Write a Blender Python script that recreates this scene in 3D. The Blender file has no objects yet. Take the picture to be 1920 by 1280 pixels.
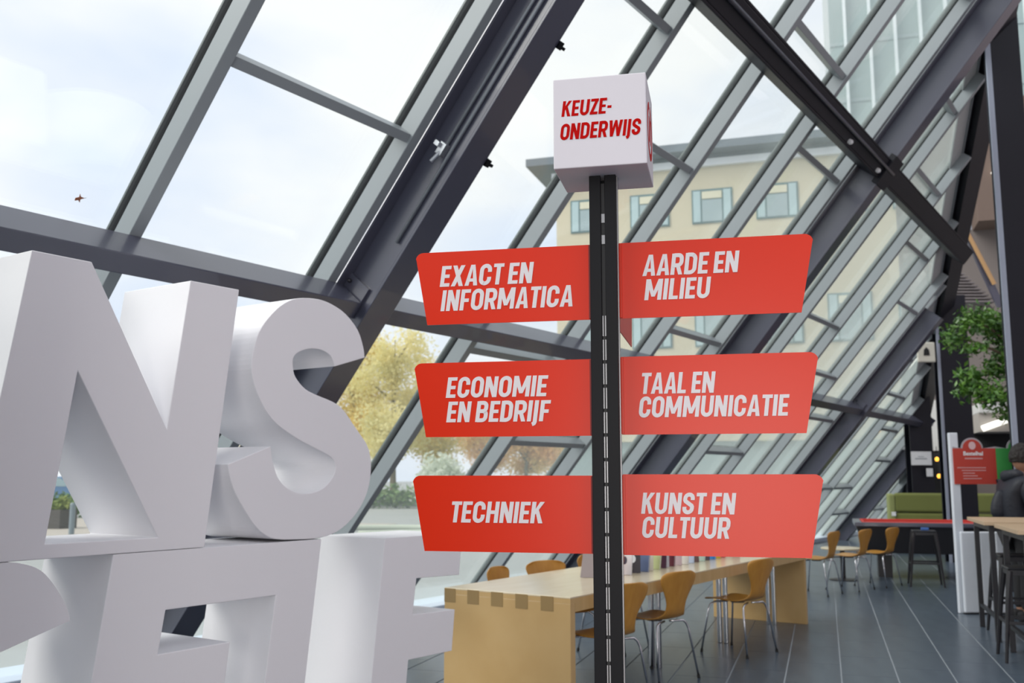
import bpy, bmesh, math, random
from mathutils import Vector, Matrix
R = math.radians
random.seed(7)
S = bpy.context.scene
COL = S.collection

# ---------------------------------------------------------------- camera, sky, light, exposure
YAW = R(34.0); PITCH = math.atan((891 - 640) / 1820.0); EYE = 1.5
cam = bpy.data.objects.new('camera', bpy.data.cameras.new('camera'))
COL.objects.link(cam)
cam.location = (0, 0, EYE)
cam.rotation_euler = (R(90) + PITCH, 0, YAW)
cam.data.sensor_width = 36.0
cam.data.lens = 1820.0 / 1920.0 * 36.0
cam.data.clip_end = 400
cam.data.dof.use_dof = True
cam.data.dof.focus_distance = 2.75
cam.data.dof.aperture_fstop = 5.0
S.camera = cam

w = bpy.data.worlds.new('overcast_sky'); S.world = w; w.use_nodes = True
nt = w.node_tree; nt.nodes.clear()
o = nt.nodes.new('ShaderNodeOutputWorld'); bg = nt.nodes.new('ShaderNodeBackground')
tc = nt.nodes.new('ShaderNodeTexCoord'); mp = nt.nodes.new('ShaderNodeMapping'); nz = nt.nodes.new('ShaderNodeTexNoise'); cr = nt.nodes.new('ShaderNodeValToRGB')
mp.inputs['Scale'].default_value = (1, 1, 2.2)
nz.inputs['Scale'].default_value = 2.6; nz.inputs['Detail'].default_value = 4; nz.inputs['Roughness'].default_value = .5
cr.color_ramp.elements[0].position = .38; cr.color_ramp.elements[0].color = (.74, .81, .95, 1)
cr.color_ramp.elements[1].position = .60; cr.color_ramp.elements[1].color = (.95, .955, .96, 1)
nt.links.new(tc.outputs['Generated'], mp.inputs['Vector']); nt.links.new(mp.outputs['Vector'], nz.inputs['Vector'])
nt.links.new(nz.outputs['Fac'], cr.inputs['Fac']); nt.links.new(cr.outputs['Color'], bg.inputs['Color'])
bg.inputs['Strength'].default_value = .80
nt.links.new(bg.outputs['Background'], o.inputs['Surface'])

sd = bpy.data.lights.new('sun_through_cloud', 'SUN'); sd.energy = 2.1; sd.angle = R(40); sd.color = (1, .96, .9)
so = bpy.data.objects.new('sun_through_cloud', sd); COL.objects.link(so)
so.rotation_euler = Vector((.55, .75, -.85)).to_track_quat('-Z', 'Y').to_euler()

la = bpy.data.lights.new('panel_sheen_fill', 'AREA'); la.shape = 'RECTANGLE'; la.size = 2.6; la.size_y = 2.6; la.energy = 92; la.color = (1, .93, .86)  # added area light, unseen, puts a sheen on the red panels
lo = bpy.data.objects.new('panel_sheen_fill', la); COL.objects.link(lo); lo.location = (2.1, -4.6, 1.3)
lo.rotation_euler = (Vector((-1.0, 2.4, 1.6)) - Vector((2.1, -4.6, 1.3))).to_track_quat('-Z', 'Y').to_euler()

vs = S.view_settings
vs.view_transform = 'Standard'; vs.look = 'None'; vs.gamma = 1; vs.exposure = 0.56
try: vs.use_curve_mapping = False
except Exception: pass

# ---------------------------------------------------------------- helpers
def at(px, Z, z=0.0):
    """world point straight ahead distance Z, sideways as picture column px"""
    l = (px - 960) / 1820.0 * Z
    return Vector((l * math.cos(YAW) - Z * math.sin(YAW), l * math.sin(YAW) + Z * math.cos(YAW), z))
def zat(py, Z): return EYE + (891 - py) / 1820.0 * Z

def mat(name, col, rough=.5, metal=0.0, spec=.5, noise=0, nscale=8, col2=None, bump=0, bscale=30, coat=0, emit=None, estr=1, vec='Object', stretch=None):
    m = bpy.data.materials.new(name); m.use_nodes = True
    t = m.node_tree; b = t.nodes['Principled BSDF']
    b.inputs['Base Color'].default_value = (*col, 1); b.inputs['Roughness'].default_value = rough
    b.inputs['Metallic'].default_value = metal; b.inputs['Specular IOR Level'].default_value = spec
    b.inputs['Coat Weight'].default_value = coat
    if emit: b.inputs['Emission Color'].default_value = (*emit, 1); b.inputs['Emission Strength'].default_value = estr
    c = t.nodes.new('ShaderNodeTexCoord'); mpn = t.nodes.new('ShaderNodeMapping')
    if stretch: mpn.inputs['Scale'].default_value = stretch
    t.links.new(c.outputs[vec], mpn.inputs['Vector'])
    n = t.nodes.new('ShaderNodeTexNoise'); n.inputs['Scale'].default_value = nscale; n.inputs['Detail'].default_value = 4
    t.links.new(mpn.outputs['Vector'], n.inputs['Vector'])
    mx = t.nodes.new('ShaderNodeMix'); mx.data_type = 'RGBA'
    c2 = col2 if col2 else tuple(v * .86 for v in col)
    mx.inputs[6].default_value = (*col, 1); mx.inputs[7].default_value = (*c2, 1)
    rmp = t.nodes.new('ShaderNodeMapRange'); rmp.inputs[1].default_value = .35; rmp.inputs[2].default_value = .68
    rmp.inputs[3].default_value = 0; rmp.inputs[4].default_value = noise if noise else .25
    t.links.new(n.outputs['Fac'], rmp.inputs[0]); t.links.new(rmp.outputs[0], mx.inputs[0]); t.links.new(mx.outputs[2], b.inputs['Base Color'])
    if bump:
        n2 = t.nodes.new('ShaderNodeTexNoise'); n2.inputs['Scale'].default_value = bscale
        bp = t.nodes.new('ShaderNodeBump'); bp.inputs['Strength'].default_value = bump; bp.inputs['Distance'].default_value = .01
        t.links.new(c.outputs[vec], n2.inputs['Vector']); t.links.new(n2.outputs['Fac'], bp.inputs['Height']); t.links.new(bp.outputs['Normal'], b.inputs['Normal'])
    return m

def glassmat(name, tint, rough=0.0, ior=1.5, veil=0.0, mcol=(.78, .88, .84)):
    m = bpy.data.materials.new(name); m.use_nodes = True; t = m.node_tree; t.nodes.clear()
    out = t.nodes.new('ShaderNodeOutputMaterial'); tr = t.nodes.new('ShaderNodeBsdfTransparent'); gl = t.nodes.new('ShaderNodeBsdfGlossy')
    lw = t.nodes.new('ShaderNodeLayerWeight'); mx = t.nodes.new('ShaderNodeMixShader'); f0 = ((ior - 1) / (ior + 1)) ** 2
    pw = t.nodes.new('ShaderNodeMath'); pw.operation = 'POWER'; pw.inputs[1].default_value = 5
    fr = t.nodes.new('ShaderNodeMath'); fr.operation = 'MULTIPLY_ADD'; fr.inputs[1].default_value = 1 - f0; fr.inputs[2].default_value = f0
    t.links.new(lw.outputs['Facing'], pw.inputs[0]); t.links.new(pw.outputs[0], fr.inputs[0]); tr.inputs['Color'].default_value = (*tint, 1)
    gl.inputs['Roughness'].default_value = rough; gl.inputs['Color'].default_value = (.9, .95, .93, 1)
    # no film yet: see-through pane, mirror share rising at low angles
    t.links.new(fr.outputs[0], mx.inputs[0]); t.links.new(tr.outputs[0], mx.inputs[1]); t.links.new(gl.outputs[0], mx.inputs[2])
    last = mx
    if veil:   # haze painted on as a film: hardly there face on, milky where the pane is seen at a low angle
        df = t.nodes.new('ShaderNodeBsdfDiffuse'); df.inputs['Color'].default_value = (*mcol, 1)
        ts = t.nodes.new('ShaderNodeBsdfTranslucent'); ts.inputs['Color'].default_value = (*mcol, 1)
        ad = t.nodes.new('ShaderNodeMixShader'); ad.inputs[0].default_value = .5
        p4 = t.nodes.new('ShaderNodeMath'); p4.operation = 'POWER'; p4.inputs[1].default_value = 3.2
        ml = t.nodes.new('ShaderNodeMath'); ml.operation = 'MULTIPLY'; ml.inputs[1].default_value = veil
        t.links.new(lw.outputs['Facing'], p4.inputs[0]); t.links.new(p4.outputs[0], ml.inputs[0])
        m2 = t.nodes.new('ShaderNodeMixShader'); t.links.new(ml.outputs[0], m2.inputs[0])
        t.links.new(df.outputs[0], ad.inputs[1]); t.links.new(ts.outputs[0], ad.inputs[2])
        t.links.new(mx.outputs[0], m2.inputs[1]); t.links.new(ad.outputs[0], m2.inputs[2]); last = m2
    t.links.new(last.outputs[0], out.inputs['Surface'])
    return m

class MB:
    def __init__(s): s.bm = bmesh.new()
    def box(s, x0, x1, y0, y1, z0, z1, M=None):
        v = [s.bm.verts.new((x, y, z)) for x in (x0, x1) for y in (y0, y1) for z in (z0, z1)]
        if M: 
            for q in v: q.co = M @ q.co
        for f in ((0,1,3,2),(4,6,7,5),(0,4,5,1),(2,3,7,6),(0,2,6,4),(1,5,7,3)): s.bm.faces.new([v[i] for i in f])
        return s
    def quadprism(s, q, n, t):
        """closed prism: polygon q (Vectors) pushed by n*t"""
        a = [s.bm.verts.new(p) for p in q]; b = [s.bm.verts.new(p + n * t) for p in q]
        s.bm.faces.new(a); s.bm.faces.new(b[::-1])
        for i in range(len(q)):
            j = (i + 1) % len(q); s.bm.faces.new((a[j], a[i], b[i], b[j]))
        return s
    def tube(s, pts, r, n=8, caps=True):
        pts = [Vector(p) for p in pts]; rr = r if isinstance(r, (list, tuple)) else [r] * len(pts)
        rings = []; up = None
        for i, p in enumerate(pts):
            d = (pts[min(i + 1, len(pts) - 1)] - pts[max(i - 1, 0)]).normalized()
            if up is None: up = Vector((0, 0, 1)) if abs(d.z) < .9 else Vector((1, 0, 0))
            a = d.cross(up).normalized(); b = a.cross(d).normalized(); up = b
            rings.append([s.bm.verts.new(p + (a * math.cos(2 * math.pi * k / n) + b * math.sin(2 * math.pi * k / n)) * rr[i]) for k in range(n)])
        for A, B in zip(rings, rings[1:]):
            for k in range(n): s.bm.faces.new((A[k], A[(k + 1) % n], B[(k + 1) % n], B[k]))
        if caps: s.bm.faces.new(rings[0][::-1]); s.bm.faces.new(rings[-1])
        return s
    def lathe(s, prof, n=24, M=None):
        rings = []
        for r, z in prof:
            rings.append([s.bm.verts.new((r * math.cos(2 * math.pi * k / n), r * math.sin(2 * math.pi * k / n), z)) for k in range(n)])
        for A, B in zip(rings, rings[1:]):
            for k in range(n): s.bm.faces.new((A[k], A[(k + 1) % n], B[(k + 1) % n], B[k]))
        s.bm.faces.new(rings[0][::-1]); s.bm.faces.new(rings[-1])
        if M:
            for v in s.bm.verts: v.co = M @ v.co
        return s
    def build(s, name, m, parent=None, bevel=0, seg=2, smooth=False, keep=False):
        bmesh.ops.recalc_face_normals(s.bm, faces=s.bm.faces[:])
        me = bpy.data.meshes.new(name); s.bm.to_mesh(me)
        if not keep: s.bm.free()
        me.materials.append(m)
        ob = bpy.data.objects.new(name, me); COL.objects.link(ob)
        if parent: ob.parent = parent
        if smooth:
            for p in me.polygons: p.use_smooth = True
        if bevel:
            b = ob.modifiers.new('bevel', 'BEVEL'); b.width = bevel; b.segments = seg; b.limit_method = 'ANGLE'; b.angle_limit = R(40)
        return ob

def tag(ob, label=None, cat=None, group=None, kind=None):
    if label: ob['label'] = label
    if cat: ob['category'] = cat
    if group: ob['group'] = group
    if kind: ob['kind'] = kind
    return ob
def empty(name, loc=(0, 0, 0), rz=0.0, **k):
    e = bpy.data.objects.new(name, None); COL.objects.link(e); e.location = loc; e.rotation_euler = (0, 0, rz); e.empty_display_size = .2
    return tag(e, **k)
def child(name, me, parent, loc=None):
    ob = bpy.data.objects.new(name, me); COL.objects.link(ob); ob.parent = parent
    if loc is not None: ob.location = loc
    return ob
def copy_tree(src, parent=None):
    kids = [c for c in src.children]
    c = src.copy(); COL.objects.link(c); c.parent = parent
    for k in kids: copy_tree(k, c)
    return c

# ---------------------------------------------------------------- materials
M = {}
M['mullion'] = mat('powder_grey', (.275, .31, .33), .38, noise=.15, nscale=3)
M['frame_light'] = mat('frame_light', (.42, .45, .45), .4)
M['gasket'] = mat('black_gasket', (.006, .007, .010), .7, spec=.15)
M['cap'] = mat('cap_dark', (.09, .11, .11), .4)
M['steel'] = mat('anthracite_steel', (.066, .070, .102), .32, spec=.6, coat=.25, noise=.3, nscale=2)
M['steel2'] = mat('anthracite_column', (.007, .008, .014), .5, spec=.3, noise=.3, nscale=2)
M['galv'] = mat('galvanised', (.45, .48, .52), .35, metal=.7)
M['bolt'] = mat('bolt_dark', (.05, .05, .06), .4, metal=.6)
M['glass'] = glassmat('facade_glass', (.972, .984, .978), veil=.62)
M['eps'] = mat('white_letter_paint', (.88, .875, .90), .55, bump=.08, bscale=18, noise=.06, nscale=2, col2=(.80, .80, .82))
M['tile'] = mat('slate_tile', (.075, .10, .13), .28, noise=.7, nscale=2.2, col2=(.048, .068, .095), stretch=(4, 1, 1), bump=.05, bscale=6, vec='Object')
M['grout'] = mat('pale_grout', (.34, .37, .40), .6)
M['red'] = mat('red_panel', (.70, .022, .0), .30, spec=.32, noise=.03)
M['redtext'] = mat('red_letter', (.50, .001, .0), .6, spec=.08)
M['white'] = mat('white_vinyl', (.74, .70, .72), .5, noise=.03)
M['cube'] = mat('cube_white', (.70, .67, .72), .45, noise=.04, nscale=3)
M['black'] = mat('black_profile', (.004, .004, .006), .45, spec=.2, noise=.4, nscale=20)
M['alu'] = mat('slot_aluminium', (.30, .30, .31), .35, metal=.8)
M['beech'] = mat('birch_ply', (.56, .38, .17), .32, noise=.5, nscale=3, col2=(.46, .29, .11), stretch=(1, 6, 1))
M['beech_glare'] = mat('birch_top_glare', (.72, .62, .44), .2, noise=.35, nscale=2, col2=(.62, .52, .34), stretch=(6, 1, 1))  # tabletop glare put into a lighter birch colour
M['endgrain'] = mat('end_grain', (.30, .20, .08), .5)
M['chair'] = mat('honey_plywood', (.52, .26, .045), .3, noise=.5, nscale=5, col2=(.40, .17, .02), stretch=(5, 5, 1))
M['chrome'] = mat('chrome', (.62, .63, .66), .18, metal=1)
M['rubber'] = mat('black_rubber', (.015, .015, .015), .7)
M['wood'] = mat('oak_top', (.50, .36, .23), .4, noise=.4, nscale=3, stretch=(1, 6, 1))
M['blackmetal'] = mat('black_metal', (.02, .02, .024), .38, metal=.2)
M['cream'] = mat('cream_render', (.63, .56, .40), .85, noise=.3, nscale=.4, col2=(.54, .47, .32), bump=.1, bscale=6)
M['roofm'] = mat('slate_roof', (.13, .16, .19), .6)
M['gutter'] = mat('white_gutter', (.80, .83, .86), .5)
M['winframe'] = mat('teal_frame', (.08, .17, .18), .4)
M['winframe_l'] = mat('pale_teal_panel', (.42, .56, .58), .5)
M['winglass'] = mat('far_window_glass', (.30, .40, .42), .12, spec=.8, coat=.5)
M['blind'] = mat('cream_blind', (.72, .68, .50), .7)
M['tower'] = mat('tower_glass', (.26, .34, .34), .25, spec=.7, noise=.6, nscale=.25, col2=(.36, .44, .44))
M['fin'] = mat('tower_fin', (.72, .78, .80), .5)
M['asphalt'] = mat('asphalt', (.34, .35, .34), .9, noise=.5, nscale=.5, bump=.1, bscale=20)
M['paving'] = mat('warm_paving', (.42, .38, .33), .9, noise=.5, nscale=1)
M['grass'] = mat('grass', (.22, .30, .07), .9, noise=.8, nscale=1, col2=(.35, .36, .10))
M['hedge'] = mat('hedge_leaf', (.10, .20, .06), .7, noise=.8, nscale=4, col2=(.24, .32, .10))
M['yleaf'] = mat('yellow_leaf', (.80, .62, .16), .7, noise=1, nscale=.6, col2=(.46, .40, .10))
M['yleaf2'] = mat('pale_gold_leaf', (.82, .72, .32), .7, noise=1, nscale=.5, col2=(.50, .46, .20))
M['oleaf'] = mat('russet_leaf', (.50, .24, .07), .7, noise=1, nscale=.6, col2=(.50, .38, .14))
M['sleaf'] = mat('silver_leaf', (.56, .60, .50), .7, noise=1, nscale=.8, col2=(.42, .48, .34))
def leafmat(name, c1, c2, scale):
    m = mat(name, c1, .7, noise=1, nscale=scale, col2=c2); t = m.node_tree; b = t.nodes['Principled BSDF']; out = t.nodes['Material Output']
    src = b.inputs['Base Color'].links[0].from_socket
    tr = t.nodes.new('ShaderNodeBsdfTranslucent'); mx = t.nodes.new('ShaderNodeMixShader'); mx.inputs[0].default_value = .45
    t.links.new(src, tr.inputs['Color']); t.links.new(b.outputs[0], mx.inputs[1]); t.links.new(tr.outputs[0], mx.inputs[2]); t.links.new(mx.outputs[0], out.inputs['Surface'])
    return m
M['yleaf'] = leafmat('yellow_leaf', (.92, .72, .20), (.74, .66, .26), .6)
M['yleaf2'] = leafmat('pale_gold_leaf', (.95, .86, .46), (.78, .74, .40), .5)
M['oleaf'] = leafmat('russet_leaf', (.80, .46, .18), (.80, .64, .28), .6)
M['sleaf'] = leafmat('silver_leaf', (.78, .82, .72), (.60, .66, .52), .8)
M['trunk'] = mat('bark', (.16, .12, .08), .9, bump=.4, bscale=8)
M['fleaf'] = mat('ficus_leaf', (.045, .13, .03), .32, noise=.9, nscale=6, col2=(.14, .30, .03), spec=.6)
M['sofa'] = mat('olive_fabric', (.15, .17, .045), .85, bump=.2, bscale=60)
M['cloth_red'] = mat('red_baize', (.50, .045, .035), .8)
M['signred'] = mat('board_red', (.42, .04, .025), .5)
M['signgreen'] = mat('board_green', (.05, .30, .07), .5)
M['paper'] = mat('paper_white', (.72, .74, .76), .6)
M['whiteboard'] = mat('white_gloss', (.62, .66, .72), .3)
M['wallw'] = mat('warm_white_wall', (.66, .56, .58), .8)
M['wallb'] = mat('taupe_wall', (.16, .14, .13), .85, noise=.4, nscale=.5)
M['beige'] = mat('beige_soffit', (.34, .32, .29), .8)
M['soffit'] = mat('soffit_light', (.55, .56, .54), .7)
M['tubelight'] = mat('tube_lamp', (.9, .9, .85), .5, emit=(1, .97, .88), estr=.9)
M['amber'] = mat('amber_lamp', (.9, .5, .1), .5, emit=(1, .45, .05), estr=1.6)
M['hair'] = mat('dark_hair', (.012, .009, .008), .7, bump=.5, bscale=90)
M['skin'] = mat('skin', (.36, .20, .13), .5, noise=.2, nscale=20)
M['jacket'] = mat('navy_jacket', (.008, .010, .018), .6, bump=.4, bscale=25)
M['trousers'] = mat('black_trousers', (.012, .012, .014), .8)
M['sill'] = mat('sill_metal', (.52, .60, .70), .35, noise=.1)
M['rail'] = mat('oak_rail', (.42, .25, .11), .45)
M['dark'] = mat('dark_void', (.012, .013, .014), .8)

# ---------------------------------------------------------------- glass wall (leans inward 50 degrees), local: x = into the room, y = along, z = up the slope
wall = empty('wall_left', kind='structure'); wall.location = (-7.0, 0, 0); wall.rotation_euler = (0, R(40), 0)
N_IN = Vector((math.sin(R(50)), 0, -math.cos(R(50)))); U_UP = Vector((math.cos(R(50)), 0, math.sin(R(50))))
def hip_t(y): return min(12.0, 8.4 - (y - 12.43) / 2.19)
def local(dx, y, t): return Vector((dx, y, t))
PER = 6.24
mulls = []
for b in range(-2, 4):
    base = 4.49 + b * PER
    for k, off in enumerate((0, .30, 1.80, 3.28, 4.77)):
        mulls.append((base + off, k))
MW, MD = .075, .157
K = [.95 + .77 * i for i in range(16)]
# transoms seen between particular mullions (bay start y -> slope heights)
trans = {3.02: [4.80, 8.6], 4.79: [6.32], 6.29: [5.55, 3.40], 7.77: [7.07, 2.48], 9.26: [6.30, 4.05, 8.58], 11.03: [7.82, 1.72],
         12.53: [7.05, 4.79, 2.48], 14.01: [6.30, 4.04], 15.50: [3.27, 5.55], 17.27: [1.72, 4.79], 18.77: [4.04, 1.72], 20.25: [3.27, 1.72], 21.74: [2.48, .95], 23.51: [1.72], 25.01: [.95]}
rnd = random.Random(3)
mull_me = {}
for (y, k) in mulls:
    if y > 29.5 or y < -7: continue
    tt = hip_t(y)
    if tt < .4: continue
    m = MB().box(.025, MD, y, y + MW, 0, tt).build('mullion', M['mullion'], wall, bevel=.004)
    g = MB().box(-.03, .0255, y - .001, y + MW + .001, 0, tt).build('gasket', M['gasket'], m)
    MB().box(-.045, -.03, y, y + MW, 0, tt).build('cap_strip', M['cap'], m)
ys = sorted(y for y, k in mulls if -7 <= y <= 29.5)
for y0, y1 in zip(ys, ys[1:]):
    if y1 - y0 < .5: continue
    key = min(trans, key=lambda q: abs(q - y0))
    tl = list(trans[key]) if abs(key - y0) < .15 else [K[rnd.randrange(2, 12)], K[rnd.randrange(2, 6)]]
    tmax = hip_t(y1)
    tl = sorted(set(t for t in tl if t < tmax - .3))
    if len(tl) == 2 and tl[1] - tl[0] < .5: tl = tl[:1]
    for t in tl:
        tr = MB().box(.02, .135, y0 + MW, y1, t - .03, t + .03).build('transom', M['mullion'], wall, bevel=.003)
        MB().box(-.035, .02, y0 + MW, y1, t - .014, t + .014).build('gasket', M['gasket'], tr)
    cuts = [0.05] + tl + [None]
    for a, b_ in zip(cuts, cuts[1:]):
        if b_ is None:
            ta, tb = hip_t(y0 + MW), hip_t(y1)
            q = [local(-.012, y0 + MW - .01, a), local(-.012, y1 + .01, a), local(-.012, y1 + .01, tb), local(-.012, y0 + MW - .01, ta)]
        else:
            q = [local(-.012, y0 + MW - .01, a), local(-.012, y1 + .01, a), local(-.012, y1 + .01, b_), local(-.012, y0 + MW - .01, b_)]
        MB().quadprism(q, Vector((1, 0, 0)), .024).build('pane', M['glass'], wall)
# head and foot frames
MB().box(-.04, .16, -8, 30, -.06, .05).build('sill_frame', M['mullion'], wall)
# rafters: I beams under the twin mullions
for b in range(-1, 4):
    yc = 4.75 + b * PER
    tt = hip_t(yc) - (.5 if b > 1 else 0)
    D0, D1 = .160, .455
    m = MB()
    m.box(D0, D0 + .018, yc - .185, yc + .15, 0, tt); m.box(D1 - .022, D1, yc - .115, yc + .115, 0, tt); m.box(D0 + .018, D1 - .022, yc - .108, yc + .085, 0, tt)
    rf = m.build('rafter_beam', M['steel'], wall, bevel=.004)
    if b == 0:
        for t0, t1, dd, yy in ((4.9, 12, .31, -.122), (4.2, 12, .37, -.122)):
            MB().tube([local(dd, yc + yy, t0), local(dd, yc + yy, min(t1, tt))], .012, 8).build('conduit', M['galv'], rf, smooth=True)
        if b == 0:
            m = MB(); m.box(.28, .33, yc - .15, yc - .108, 4.82, 4.9); m.box(.25, .29, yc - .17, yc - .14, 4.86, 4.89); m.tube([local(.31, yc - .14, 4.84), local(.31, yc - .17, 4.76)], .012)
            m.build('spray_nozzle', M['galv'], rf)
            for tq in (4.9, 5.75):
                MB().box(.42, .47, yc + .11, yc + .15, tq, tq + .05).box(.45, .465, yc + .11, yc + .19, tq + .01, tq + .03).build('hook_clip', M['gasket'], rf)
# purlins
def purlin(t0, t1, d0, d1, yend, rib=None):
    ycs = [4.75 + b * PER for b in range(-2, 4)]
    for a, c in zip(ycs, ycs[1:]):
        y0, y1 = a + .086, c - .109
        if y1 > yend: y1 = yend
        if y0 > yend - .3 or y0 < -9: continue
        m = MB().box(d0, d1, y0 + .03, y1 - .03, t0, t1).build('purlin', M['steel'], wall, bevel=.006)
        for yy in (y0, y1 - .02):
            MB().box(d0 - .01, d1 - .02, yy, yy + .02, t0 - .01, t1 + .10).build('end_plate', M['steel'], m)
            n = MB()
            for dd in (d0 + .05, d1 - .07):
                n.lathe([(.014, 0), (.014, .022), (.006, .03)], 6, Matrix.Translation((dd, yy + (.02 if yy == y0 else 0), t1 + .055)) @ Matrix.Rotation(R(-90 if yy == y0 else 90), 4, 'X'))
                n.bm.verts.ensure_lookup_table()
                break
            n.build('bolt', M['bolt'], m)
purlin(3.62, 3.74, .16, .40, 23.0)
def purlin2():
    m = MB(); m.box(.155, .44, -8, 16.2, 6.56, 6.585); m.box(.155, .44, -8, 16.2, 6.775, 6.80); m.box(.42, .44, -8, 16.2, 6.585, 6.775)
    m.box(.155, .175, -8, 16.2, 6.585, 6.775)
    p = m.build('purlin', M['steel2'], wall, bevel=.006)
    MB().tube([local(.465, -8, 6.70), local(.465, 11.1, 6.70)], .018, 8).build('conduit', M['steel'], p, smooth=True)
    for y in (9.55, 10.65):
        MB().lathe([(.026, 0), (.026, .03), (.012, .045)], 12, Matrix.Translation(local(.44, y, 6.615)) @ Matrix.Rotation(R(90), 4, 'Y')).build('sprinkler_cap', M['paper'], p)
    for y in (4.75, 4.75 + PER):
        MB().box(.40, .47, y - .17, y + .17, 6.50, 6.86).build('splice_plate', M['steel2'], p, bevel=.004)
purlin2()
# hip: the sloping end of the glass wall
def hip(off0, off1, d0, d1, name, m):
    a = []; tA, tB = 0.0, 11.6
    y = lambda t: 12.43 + 2.19 * (8.4 - t)
    q = [local(d0, y(tA) + off0, tA), local(d0, y(tA) + off1, tA), local(d0, y(tB) + off1, tB), local(d0, y(tB) + off0, tB)]
    return MB().quadprism(q, Vector((1, 0, 0)), d1 - d0).build(name, m, wall)
hip(-.58, .0, .012, .03, 'hip_flashing', M['frame_light'])
hip(-.04, .0, -.03, .05, 'hip_frame', M['mullion'])
hip(.0, .06, .0, .05, 'hip_trim', M['gasket'])
hip(.06, .56, .0, .03, 'hip_lining', M['wallb'])
hip(.12, 1.05, .031, .14, 'hip_beam', M['steel2'])
tag(wall)
# sill box along the foot of the glass
sl = MB().box(-7.25, -6.72, -8, 27, 0.0, .10).build('baseboard_left', M['sill'], bevel=.01); tag(sl, kind='structure')

# ---------------------------------------------------------------- floor
G = R(16.3); GX = Vector((math.cos(G), math.sin(G), 0)); GY = Vector((-math.sin(G), math.cos(G), 0))
floor = empty('floor', (0, 0, 0), 0, kind='structure')
fl = MB().box(-7.3, 14, -12, 34, -.20, -.006).build('slab', M['grout'], floor)
TW, TL, GAP = .403, .806, .012
tbm = MB(); tbm.box(GAP / 2, TW - GAP / 2, .002, TL - .002, -.02, 0); tile0 = tbm.build('tile', M['tile'])
tme = tile0.data; bpy.data.objects.remove(tile0)
tl = []
for i in range(-40, 60):
    for j in range(-25, 50):
        x0 = -.3495 + i * TW + .003; y0 = j * TL + (0 if i % 2 else TL / 2)
        c = GX * (x0 + TW / 2) + GY * (y0 + TL / 2)
        if -6.7 < c.x < 13 and -11 < c.y < 32: tl.append((c, x0, y0))
def seen(c):
    Z = -c.x * math.sin(YAW) + c.y * math.cos(YAW); l = c.x * math.cos(YAW) + c.y * math.sin(YAW)
    if Z < 6.6: return None
    p = 960 + 1820 * l / Z
    return Z if 740 < p < 1960 else None
vis = sorted([(seen(c), k) for k, (c, x, y) in enumerate(tl) if seen(c) is not None])[:300]
near = set(k for _, k in vis)
rest = MB()
for k, (c, x, y) in enumerate(tl):
    if k in near:
        ob = child('tile', tme, floor, GX * x + GY * y); ob.rotation_euler = (0, 0, G)
    else:
        rest.box(x + GAP / 2, x + TW - GAP / 2, y + .002, y + TL - .002, -.02, 0)
ro = rest.build('tile_field', M['tile'], floor); ro.rotation_euler = (0, 0, G); ro['kind'] = 'stuff'

# ---------------------------------------------------------------- interior shell
tag(MB().box(5.5, 5.8, -2, 34, 0, 9).build('wall_right', M['wallw']), kind='structure')
tag(MB().box(-2.4, -.4, -4.3, -4, 0, 3).box(-2.9, -2.7, -4.3, 1.35, 0, 2.6).build('shade_blocker', M['dark']), kind='structure')  # unseen dark partition, added to shade the letters and left panels
FW = at(1800, 24)
wf = empty('wall_front', (FW.x, FW.y, 0), G, kind='structure')
MB().box(-1.2, 14, 0, .3, 0, 11).build('wall_panel', M['wallb'], wf)
MB().box(-.86, -.42, -.12, 0, 2.1, 3.35).build('cladding_panel', M['soffit'], wf, bevel=.01)
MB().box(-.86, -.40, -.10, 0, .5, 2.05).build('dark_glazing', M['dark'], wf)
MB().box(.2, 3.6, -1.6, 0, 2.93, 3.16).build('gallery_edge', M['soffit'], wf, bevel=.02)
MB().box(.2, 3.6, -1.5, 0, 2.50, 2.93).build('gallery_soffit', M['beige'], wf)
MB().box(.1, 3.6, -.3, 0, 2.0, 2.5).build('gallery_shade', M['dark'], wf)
MB().box(.55, 3.8, -1.0, 0, 7.6, 10.6).build('upper_lining', mat('brown_lining', (.14, .10, .08), .8), wf)
def strip_lamp(p, q, label):
    d = MB().tube([p, q], .07, 8).build('strip_lamp', M['tubelight'], None, smooth=True); tag(d, label, 'lamp', 'strip lamps')
    return d
def fwp(x, z, dy=-.3): return Vector((FW.x, FW.y, 0)) + GX * x + GY * dy + Vector((0, 0, z))
strip_lamp(fwp(.93, 8.70, -1.1), fwp(1.15, 9.02, -1.1), 'short white strip lamp beside the tall column, highest of the strip lamps')
strip_lamp(fwp(1.10, 6.98, -1.1), fwp(1.40, 7.22, -1.1), 'white strip lamp between the wooden handrail and the tall column')
strip_lamp(fwp(.24, 2.56, -1.62), fwp(.88, 2.80, -1.62), 'long white strip lamp under the gallery behind the plant, lowest of the strip lamps')
for i, (px, py) in enumerate(((1751, 861), (1761, 855), (1753, 892))):
    p = at(px, 23.4); pl = MB().lathe([(.02, -.05), (.042, -.03), (.045, .015), (.02, .05)], 12).build('pendant_bulb', M['amber'], None, smooth=True)
    pl.location = (p.x, p.y, zat(py, 23.4)); MB().tube([(0, 0, .05), (0, 0, .30)], .008, 6).build('cord', M['blackmetal'], pl)
    tag(pl, ['glowing amber bulb behind the far column, nearer the notice', 'glowing amber bulb behind the far column, nearer the tall flange', 'lowest glowing amber bulb behind the far column'][i], 'lamp', 'amber bulbs')

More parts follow.
